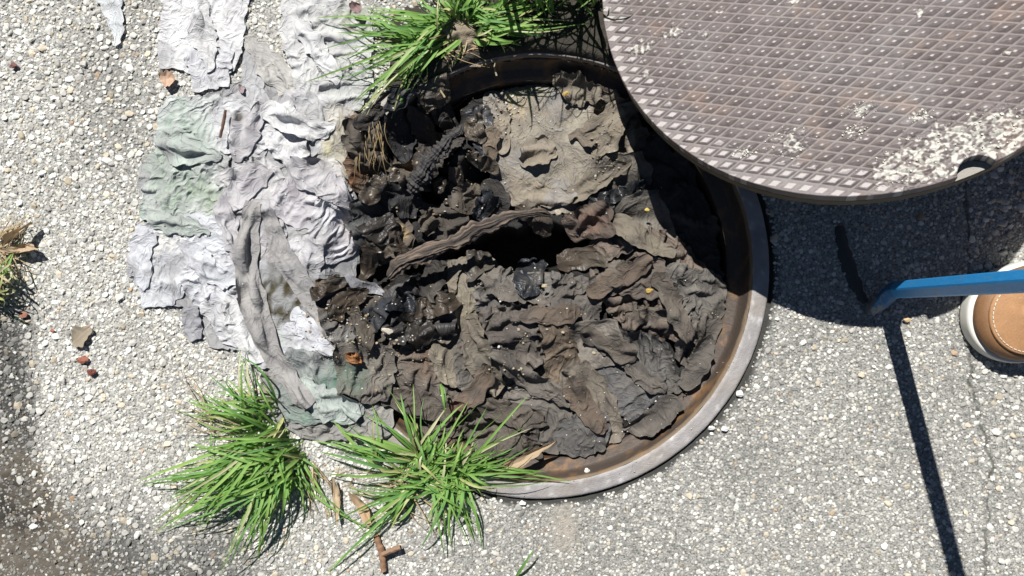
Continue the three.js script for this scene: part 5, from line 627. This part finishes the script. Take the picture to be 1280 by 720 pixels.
stone('loose_stone', 'stone', 'angular white stone close against the lower right rim', 888, 534, 5, [0.72, 0.7, 0.66], 0.001, 10);
stone('loose_stone', 'stone', 'yellowish stone at the edge of the lid shade under the bar tip', 1132, 400, 4.5, [0.55, 0.4, 0.22], 0.003, 11);
stone('crumb', 'crumb', 'yellow crumb with a brown middle on the brown tangle of rag', 810, 363, 4.4, [0.42, 0.28, 0.06], -0.02, 12);
stone('crumb', 'crumb', 'bright yellow crumb on the smooth grey rag by the lid shade', 809, 262, 3.4, [0.5, 0.38, 0.08], -0.02, 13);
stone('crumb', 'crumb', 'yellow crumb among the ridges at the upper rim', 707, 117, 4.5, [0.42, 0.28, 0.09], -0.02, 14);
stone('crumb', 'crumb', 'cream crumb on the grey rag below the black gap', 680, 357, 4.4, [0.45, 0.38, 0.24], -0.02, 15);
stone('crumb', 'crumb', 'whitish crumb on the upper edge of the black gap', 697, 265, 5, [0.4, 0.35, 0.27], -0.01, 16);
stone('crumb', 'crumb', 'whitish crumb in the dark rags beneath the left rim', 485, 413, 6, [0.5, 0.45, 0.37], 0, 17);
{ // grit and sand stuck to the rags
  const r = rng(88), g = STONES[2], spots = [[640, 130, 34, 26, 156, 1], [700, 205, 90, 70, 108, 0], [755, 195, 20, 40, 54, 1], [700, 440, 140, 110, 189, 0], [540, 230, 70, 80, 96, 1], [480, 430, 60, 50, 120, 1], [430, 400, 40, 30, 72, 1], [660, 430, 50, 50, 54, 1], [230, 300, 30, 20, 54, 2], [330, 280, 120, 140, 72, 2], [800, 540, 60, 40, 54, 2], [890, 450, 30, 60, 27, 2]], list = [];
  for (const [px, py, a, b, n, kind] of spots) for (let i = 0; i < n; i++) { const x = px + (r() + r() + r() - 1.5) * a * 1.3, y = py + (r() + r() + r() - 1.5) * b * 1.3, p = P(x, y, kind === 2 ? 0.01 : -0.04); list.push([p, (kind === 1 ? 0.0008 + 0.0022 * r() * r() : 0.0005 + 0.0012 * r() * r()), kind === 2 ? [0.6, 0.59, 0.56] : r() < 0.5 ? [0.36, 0.31, 0.22] : r() < 0.5 ? [0.27, 0.2, 0.11] : [0.55, 0.53, 0.48], r() * 6]); }
  const im = new THREE.InstancedMesh(g, std({ color: 0xffffff, roughness: 0.9 }), list.length), M = new THREE.Matrix4(), Q = new THREE.Quaternion();
  list.forEach(([p, s, c, a], i) => { M.compose(new THREE.Vector3(p.x, hAt(p.x, p.z) + s * 0.3, p.z), Q.setFromEuler(new THREE.Euler(a, a * 2, 0)), new THREE.Vector3(s, s, s)); im.setMatrixAt(i, M); im.setColorAt(i, rgb(...c)); });
  im.name = 'grit'; im.castShadow = im.receiveShadow = true; tag(im, 'cream and white grit stuck to the rags', 'grit', null, 'stuff'); scene.add(im);
}
{ // low dark strip on the pavement above the bar tip
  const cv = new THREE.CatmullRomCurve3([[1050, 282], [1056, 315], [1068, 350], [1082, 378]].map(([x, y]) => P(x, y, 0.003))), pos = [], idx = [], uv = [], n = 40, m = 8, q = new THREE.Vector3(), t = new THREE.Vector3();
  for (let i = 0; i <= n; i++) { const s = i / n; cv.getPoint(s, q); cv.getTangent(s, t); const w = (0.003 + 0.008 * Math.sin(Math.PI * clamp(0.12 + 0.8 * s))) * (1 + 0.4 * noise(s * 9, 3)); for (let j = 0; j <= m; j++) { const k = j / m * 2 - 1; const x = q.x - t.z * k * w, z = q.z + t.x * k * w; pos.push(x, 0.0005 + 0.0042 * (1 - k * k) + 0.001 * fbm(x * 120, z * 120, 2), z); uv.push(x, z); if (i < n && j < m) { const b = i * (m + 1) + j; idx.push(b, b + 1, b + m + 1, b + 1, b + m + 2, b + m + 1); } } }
  tag(mesh('dark_strip', geo(pos, idx, uv), std({ color: rgb(0.06, 0.06, 0.062), bumpMap: rep(gritBump, 9, 9), bumpScale: 0.001, roughness: 0.8 })), 'thin dark raised strip on the pavement above the bar tip', 'dark_mark');
}
renderer.render(scene, camera);
